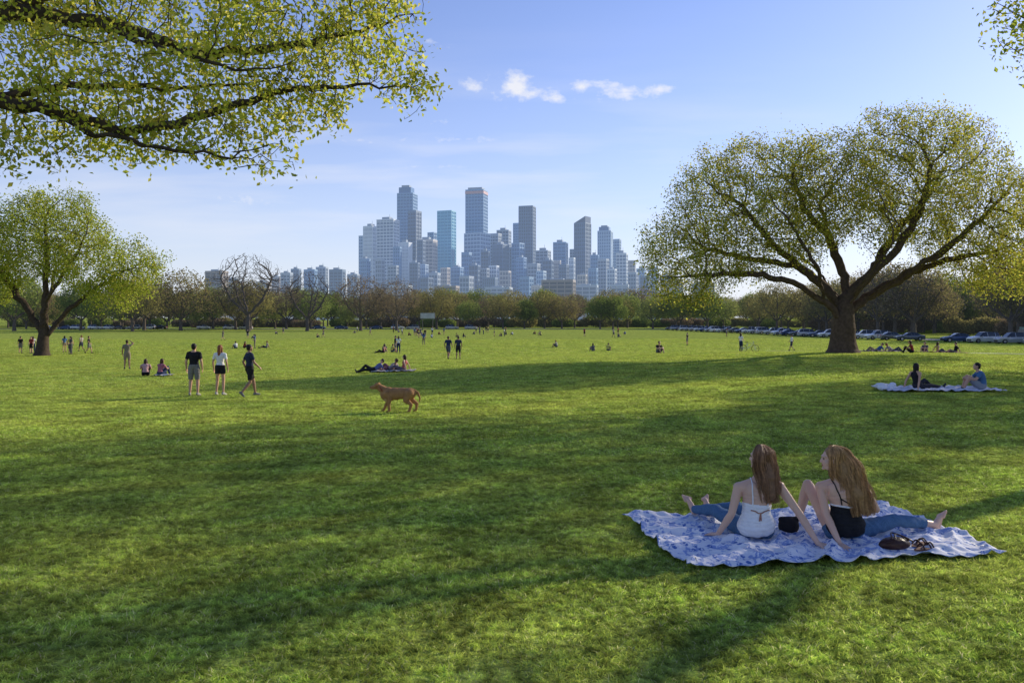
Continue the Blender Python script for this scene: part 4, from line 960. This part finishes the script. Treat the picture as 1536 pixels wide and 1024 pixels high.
for k,(px,pw,top,D_,st,cr) in enumerate(T):
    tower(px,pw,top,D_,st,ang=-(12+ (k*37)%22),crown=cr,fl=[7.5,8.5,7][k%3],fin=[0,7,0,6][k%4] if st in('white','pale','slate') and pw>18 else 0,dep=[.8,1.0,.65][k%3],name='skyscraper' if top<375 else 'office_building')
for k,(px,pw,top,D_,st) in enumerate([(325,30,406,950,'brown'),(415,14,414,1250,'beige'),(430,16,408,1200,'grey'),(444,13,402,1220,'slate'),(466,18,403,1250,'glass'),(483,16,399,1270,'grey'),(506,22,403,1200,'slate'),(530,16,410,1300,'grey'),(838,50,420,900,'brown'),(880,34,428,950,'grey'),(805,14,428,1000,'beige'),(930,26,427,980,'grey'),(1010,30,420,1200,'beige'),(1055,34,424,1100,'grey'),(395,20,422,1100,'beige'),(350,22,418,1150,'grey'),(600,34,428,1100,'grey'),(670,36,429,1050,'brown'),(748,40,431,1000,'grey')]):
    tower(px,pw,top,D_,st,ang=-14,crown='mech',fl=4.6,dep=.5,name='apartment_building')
print('city',time.time()-T0)

# =================================================================== sky, sun, camera
az=R(54); el=R(23)
w=bpy.data.worlds.new('World'); sc.world=w; w.use_nodes=True; nt=w.node_tree; nt.nodes.clear()
out=N(nt,'ShaderNodeOutputWorld'); bg=N(nt,'ShaderNodeBackground'); bg.inputs[1].default_value=.15; nt.links.new(bg.outputs[0],out.inputs[0])
sky=N(nt,'ShaderNodeTexSky',sky_type='NISHITA'); sky.sun_disc=False; sky.sun_elevation=el; sky.sun_rotation=az; sky.air_density=1.0; sky.dust_density=.35; sky.ozone_density=3.5
tc=N(nt,'ShaderNodeTexCoord'); sx=N(nt,'ShaderNodeSeparateXYZ'); nt.links.new(tc.outputs['Generated'],sx.inputs[0])
def mth(op,a,b=None,c=None):
    n=N(nt,'ShaderNodeMath',operation=op)
    for i,v in enumerate((a,b,c)):
        if v is None: continue
        if isinstance(v,(int,float)): n.inputs[i].default_value=v
        else: nt.links.new(v,n.inputs[i])
    return n.outputs[0]
ym=mth('MAXIMUM',sx.outputs[1],.05); u=mth('DIVIDE',sx.outputs[0],ym); v=mth('DIVIDE',sx.outputs[2],ym)
def gauss(u0,v0,a,b,amp=1):
    d=mth('ADD',mth('POWER',mth('MULTIPLY',mth('SUBTRACT',u,u0),1/a),2),mth('POWER',mth('MULTIPLY',mth('SUBTRACT',v,v0),1/b),2))
    return mth('MULTIPLY',mth('EXPONENT',mth('MULTIPLY',d,-1)),amp)
lum=[(708,127,20,13,.85),(772,118,26,16,.95),(780,138,46,17,.95),(835,146,24,9,.95),(870,127,16,10,.95),(915,128,26,10,1.0),(935,146,38,11,.95),(985,134,46,9,.9),(560,211,60,7,.65),(700,209,45,6,.6),(665,185,40,8,.5),(360,300,60,12,.55),(450,205,40,6,.4),(645,60,60,14,.45),(640,250,80,6,.4),(520,310,30,5,.5)]
s=None
for px,py,a,b_,am in lum:
    q=gauss((px-768)/1195,(476-py)/1195,a/1195,b_/1195,am); s=q if s is None else mth('ADD',s,q)
cb=N(nt,'ShaderNodeCombineXYZ'); nt.links.new(mth('MULTIPLY',u,40),cb.inputs[0]); nt.links.new(mth('MULTIPLY',v,60),cb.inputs[1])
nz=N(nt,'ShaderNodeTexNoise'); nz.inputs['Scale'].default_value=1; nz.inputs['Detail'].default_value=9; nz.inputs['Roughness'].default_value=.62; nt.links.new(cb.outputs[0],nz.inputs['Vector'])
cl=mth('SUBTRACT',mth('ADD',s,mth('MULTIPLY',mth('SUBTRACT',nz.outputs['Fac'],.5),2.8)),.48)
cl=mth('MULTIPLY',mth('MINIMUM',mth('MAXIMUM',mth('MULTIPLY',cl,1.15),0),1),mth('MINIMUM',mth('MULTIPLY',s,2.2),1))
cb2=N(nt,'ShaderNodeCombineXYZ'); nt.links.new(mth('MULTIPLY',u,3),cb2.inputs[0]); nt.links.new(mth('MULTIPLY',v,22),cb2.inputs[1])
nz2=N(nt,'ShaderNodeTexNoise'); nz2.inputs['Scale'].default_value=1; nz2.inputs['Detail'].default_value=6; nt.links.new(cb2.outputs[0],nz2.inputs['Vector'])
wi=mth('MULTIPLY',mth('MINIMUM',mth('MAXIMUM',mth('MULTIPLY',mth('SUBTRACT',nz2.outputs['Fac'],.46),3),0),1),gauss(-.15,.16,.6,.12,.6))
tot=mth('MINIMUM',mth('ADD',mth('MULTIPLY',cl,.8),wi),1)
tn=N(nt,'ShaderNodeMix',data_type='RGBA',blend_type='MULTIPLY'); tn.inputs[0].default_value=1; nt.links.new(sky.outputs[0],tn.inputs[6]); tn.inputs[7].default_value=(.97,.93,1.20,1)
hz=N(nt,'ShaderNodeMix',data_type='RGBA'); nt.links.new(mth('MULTIPLY',mth('EXPONENT',mth('MULTIPLY',mth('MAXIMUM',sx.outputs[2],0),-6)),.95),hz.inputs[0]); nt.links.new(tn.outputs[2],hz.inputs[6]); hz.inputs[7].default_value=(5.3,5.7,6.4,1)
mx=N(nt,'ShaderNodeMix',data_type='RGBA'); nt.links.new(tot,mx.inputs[0]); nt.links.new(hz.outputs[2],mx.inputs[6]); mx.inputs[7].default_value=(6.2,6.2,6.4,1); nt.links.new(mx.outputs[2],bg.inputs[0])
sd=bpy.data.lights.new('sun','SUN'); sd.energy=5; sd.angle=R(.6); sd.color=(1,.89,.68); so=bpy.data.objects.new('sun',sd); COL.objects.link(so)
Sv=Vector((math.sin(az)*math.cos(el),math.cos(az)*math.cos(el),math.sin(el))); so.rotation_euler=(-Sv).to_track_quat('-Z','Y').to_euler(); so.location=(60,60,60)
cd=bpy.data.cameras.new('camera'); cam=bpy.data.objects.new('camera',cd); COL.objects.link(cam); cam.location=(0,0,2.05); cam.rotation_euler=(math.pi/2,0,0)
cd.lens=28; cd.sensor_width=36; cd.shift_y=-36/1536; cd.clip_end=20000; cd.clip_start=.05; sc.camera=cam
sc.view_settings.view_transform='Standard'; sc.view_settings.look='None'; sc.view_settings.exposure=0
print('done',time.time()-T0)
